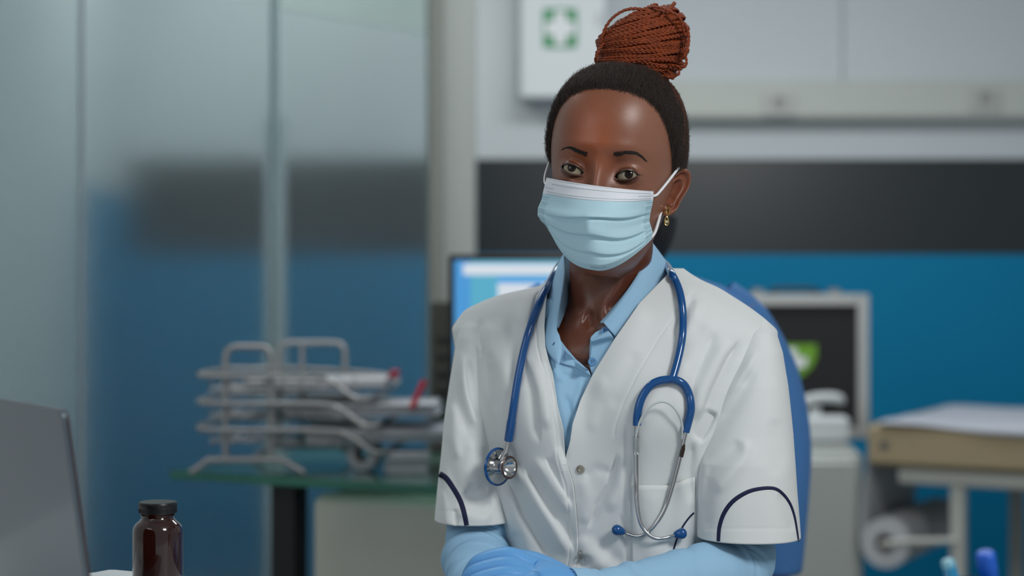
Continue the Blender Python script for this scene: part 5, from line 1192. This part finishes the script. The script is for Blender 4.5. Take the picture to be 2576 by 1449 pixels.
def pen(a, b, r, m, tipm, lab, body):
    a, b = np.array(a, float), np.array(b, float); e = empty('pen', b, lab, 'pen', 'pens in the cup'); d = (a-b)/np.linalg.norm(a-b); L = np.linalg.norm(a-b)
    cl_ = .020 if body else .006
    MB().lathe(b, [(0, 0), (r*.5, .001), (r, .012), (r, L-cl_)], 20, d).build('barrel', m, e)
    MB().lathe(b, [(r*1.02, L-cl_), (r*1.06, L-cl_+.001), (r*1.06, L-.002), (r*.8, L), (0, L)], 20, d).build('cap' if body else 'end_plug', tipm, e)
pen(P(2383, 1408, 1.45), (.4030, 1.462, zD+.009), .0055, mat('pen_light_blue', (30, 130, 176), .35), mat('pen_white_end', (120, 172, 190), .4), 'light blue pen with pale end leaning left in the cup', False)
pen(P(2478, 1388, 1.45), (.4240, 1.474, zD+.010), .0078, mat('marker_blue', (0, 84, 190), .4), MATS['marker_blue'], 'thick bright blue marker standing in the cup right of the light blue pen', True)

# =================================================================== second woman, in blue scrubs, at the computer (back to us)
YN = 2.82; nx_ = P(1600, 724, YN)[0]
nur = empty('person', (nx_, YN, 0), 'person in blue scrubs with dark hair sitting at the computer, mostly hidden behind her', 'person')
def pz(py): return HC-(py-CY)/F*YN
q = MB(); hp = P(1546, 540, YN)
M_sk2 = mat('skin_light', (176, 124, 100), .5, sub=.05)
rows = [(hp[0], pz(520), .070, .088), (hp[0], pz(600), .062, .075), (hp[0]+.004, pz(660), .052, .055), (nx_-.01, pz(700), .056, .056), (nx_, pz(735), .13, .075), (nx_, pz(790), .165, .09), (nx_, pz(1000), .16, .10), (nx_, pz(1300), .15, .10), (nx_, pz(1600), .155, .11), (nx_, .5, .17, .13)]
th = np.linspace(0, 2*np.pi, 48, endpoint=False); rr3 = np.array(rows); zi = np.linspace(0, len(rows)-1, 80)
rws = np.stack([np.interp(zi, np.arange(len(rows)), rr3[:, k]) for k in range(4)], -1)
crownrows = [(hp[0], pz(520)+.080*math.sin(a), .070*math.cos(a)+1e-4, .088*math.cos(a)+1e-4) for a in np.linspace(math.pi/2, .1, 14)]
rws = np.vstack([crownrows, rws]); V = np.stack([rws[:, 0:1]+rws[:, 2:3]*np.cos(th), YN+rws[:, 3:4]*np.sin(th), np.repeat(rws[:, 1:2], 48, 1)], -1)
q.add(V, gridF(len(rws), 48, True))
aR = [P(1840, 790, YN), P(1915, 950, YN), P(1950, 1120, YN), P(1948, 1290, YN-.0), P(1936, 1430, YN+.03), (P(1900, 1500, YN)[0], YN+.16, .74), (P(1850, 1500, YN)[0], YN+.26, .745)]
aL = [(2*nx_-p[0], p[1], p[2]) for p in aR]
for a in (aR, aL): q.tube(bez(a, 6), np.interp(np.linspace(0, 1, 37), np.linspace(0, 1, 7), [.05, .045, .042, .038, .034, .028, .024]), 20)
for a, sx in ((aR, 1), (aL, -1)):   # hands with five fingers on the desk
    w_ = np.array(a[-1]); q.tube([w_, w_+[-.01*sx, .05, .002], w_+[-.012*sx, .085, 0]], [.024, .030, .022], 14)
    for k, L_ in enumerate((.055, .07, .075, .068)): b_ = w_+[(-.028+.018*k-.008)*sx, .08, 0]; q.tube([b_, b_+[0, L_*.5, .006], b_+[0, L_, -.008]], [.0095, .0085, .007], 10)
    q.tube([w_+[-.028*sx, .03, 0], w_+[-.05*sx, .065, 0], w_+[-.052*sx, .09, -.005]], [.012, .010, .008], 10)
for sx in (-1, 1): q.tube(bez([(nx_+sx*.09, YN, .53), (nx_+sx*.11, YN+.20, .53), (nx_+sx*.11, YN+.40, .50), (nx_+sx*.11, YN+.40, .30), (nx_+sx*.11, YN+.38, .08)], 6), np.interp(np.linspace(0, 1, 25), np.linspace(0, 1, 5), [.085, .072, .055, .045, .036]), 20)
q.build('body', M_sk2, nur)
M_scr = mat('scrubs_blue', (72, 124, 184), .8, bump=.1, bscale=400)
rows = [(nx_, pz(688), .062, .066), (nx_, pz(702), .10, .08), (nx_, pz(722), .142, .09), (nx_, pz(760), .185, .10), (nx_, pz(820), .205, .112), (nx_, pz(1000), .190, .118), (nx_, pz(1300), .172, .118), (nx_, pz(1600), .175, .13), (nx_, .47, .20, .16)]
rr3 = np.array(rows); zi = np.linspace(0, len(rows)-1, 120); rws = np.stack([np.interp(zi, np.arange(len(rows)), rr3[:, k]) for k in range(4)], -1)
for _ in range(3): rws[1:-1] = .5*rws[1:-1]+.25*(rws[:-2]+rws[2:])
sn = np.sign(np.sin(th))*np.abs(np.sin(th))**(.9); cs = np.sign(np.cos(th))*np.abs(np.cos(th))**(.9)
V = np.stack([rws[:, 0:1]+rws[:, 2:3]*cs, YN+rws[:, 3:4]*sn, np.repeat(rws[:, 1:2], 48, 1)], -1)
fo = .003*np.sin(V[..., 0]*60+V[..., 2]*14)*np.sin(V[..., 2]*23+1); V[..., 1] += fo*np.sign(V[..., 1]-YN)
o = link('scrub_top', mesh_np('scrub_top', V, gridF(len(rws), 48, True)), M_scr, nur); md = o.modifiers.new('t', 'SOLIDIFY'); md.thickness = .002
for sx in (1, -1):
    pth = [P(1800, 752, YN), P(1862, 825, YN), P(1924, 950, YN), P(1958, 1100, YN), P(1958, 1250, YN), P(1948, 1428, YN+.02)]
    if sx < 0: pth = [(2*nx_-p[0], p[1], p[2]) for p in pth]
    s_ = MB().tube(bez(pth, 8), np.interp(np.linspace(0, 1, 41), np.linspace(0, 1, 6), [.040, .054, .056, .053, .050, .046]), 32, cap=False); o = s_.build('scrub_sleeve', M_scr, nur); md = o.modifiers.new('t', 'SOLIDIFY'); md.thickness = .002
q = MB()
for sx in (-1, 1): q.tube(bez([(nx_+sx*.09, YN, .54), (nx_+sx*.11, YN+.20, .54), (nx_+sx*.11, YN+.41, .50), (nx_+sx*.11, YN+.41, .30), (nx_+sx*.11, YN+.39, .10)], 6), np.interp(np.linspace(0, 1, 25), np.linspace(0, 1, 5), [.10, .088, .07, .062, .055]), 24)
q.build('trousers', M_scr, nur)
for sx in (-1, 1): MB().box((nx_+sx*.11, YN+.43, .03), (.09, .25, .06), 0, .025).build('shoe', M_tr, nur)
a_ = np.linspace(-math.pi/2+.02, math.pi/2-.02, 30); prof = [(.092*math.cos(x)*(1+.10*(x < 0)), .118*math.sin(x)) for x in a_]
h2 = MB(); h2.lathe(hp+[0, -.012, .0], prof, 60); Vh2 = h2.V[0]; azh = np.arctan2(Vh2[:, 0]-hp[0], Vh2[:, 1]-hp[1]); h2.V[0] = hp+(Vh2-hp)*(1+.012*np.sin(azh*38))[:, None]*np.array([1, 1.12, 1])
h2.build('hair', mat('hair_black', (20, 18, 20), .5), nur)
ch = empty('office_chair', (nx_, YN+.02, 0), 'dark office chair under the person in blue scrubs', 'chair')
MB().box((nx_, YN+.03, .43), (.46, .44, .07), 0, .03).build('seat', M_black, ch); MB().lathe((nx_, YN+.03, 0), [(.028, .40), (.028, .07), (0, .07)], 20).build('column', MATS['steel'], ch)
for k in range(5):
    a = k*2*np.pi/5+.3; MB().tube([(nx_, YN+.03, .09), (nx_+.28*math.cos(a), YN+.03+.28*math.sin(a), .055)], .016, 10).build('leg', M_black, ch)
    MB().lathe((nx_+.28*math.cos(a), YN+.03+.28*math.sin(a), .027), [(0, -.012), (.027, -.012), (.027, .012), (0, .012)], 20, (1, 0, 0)).build('caster', M_black, ch)
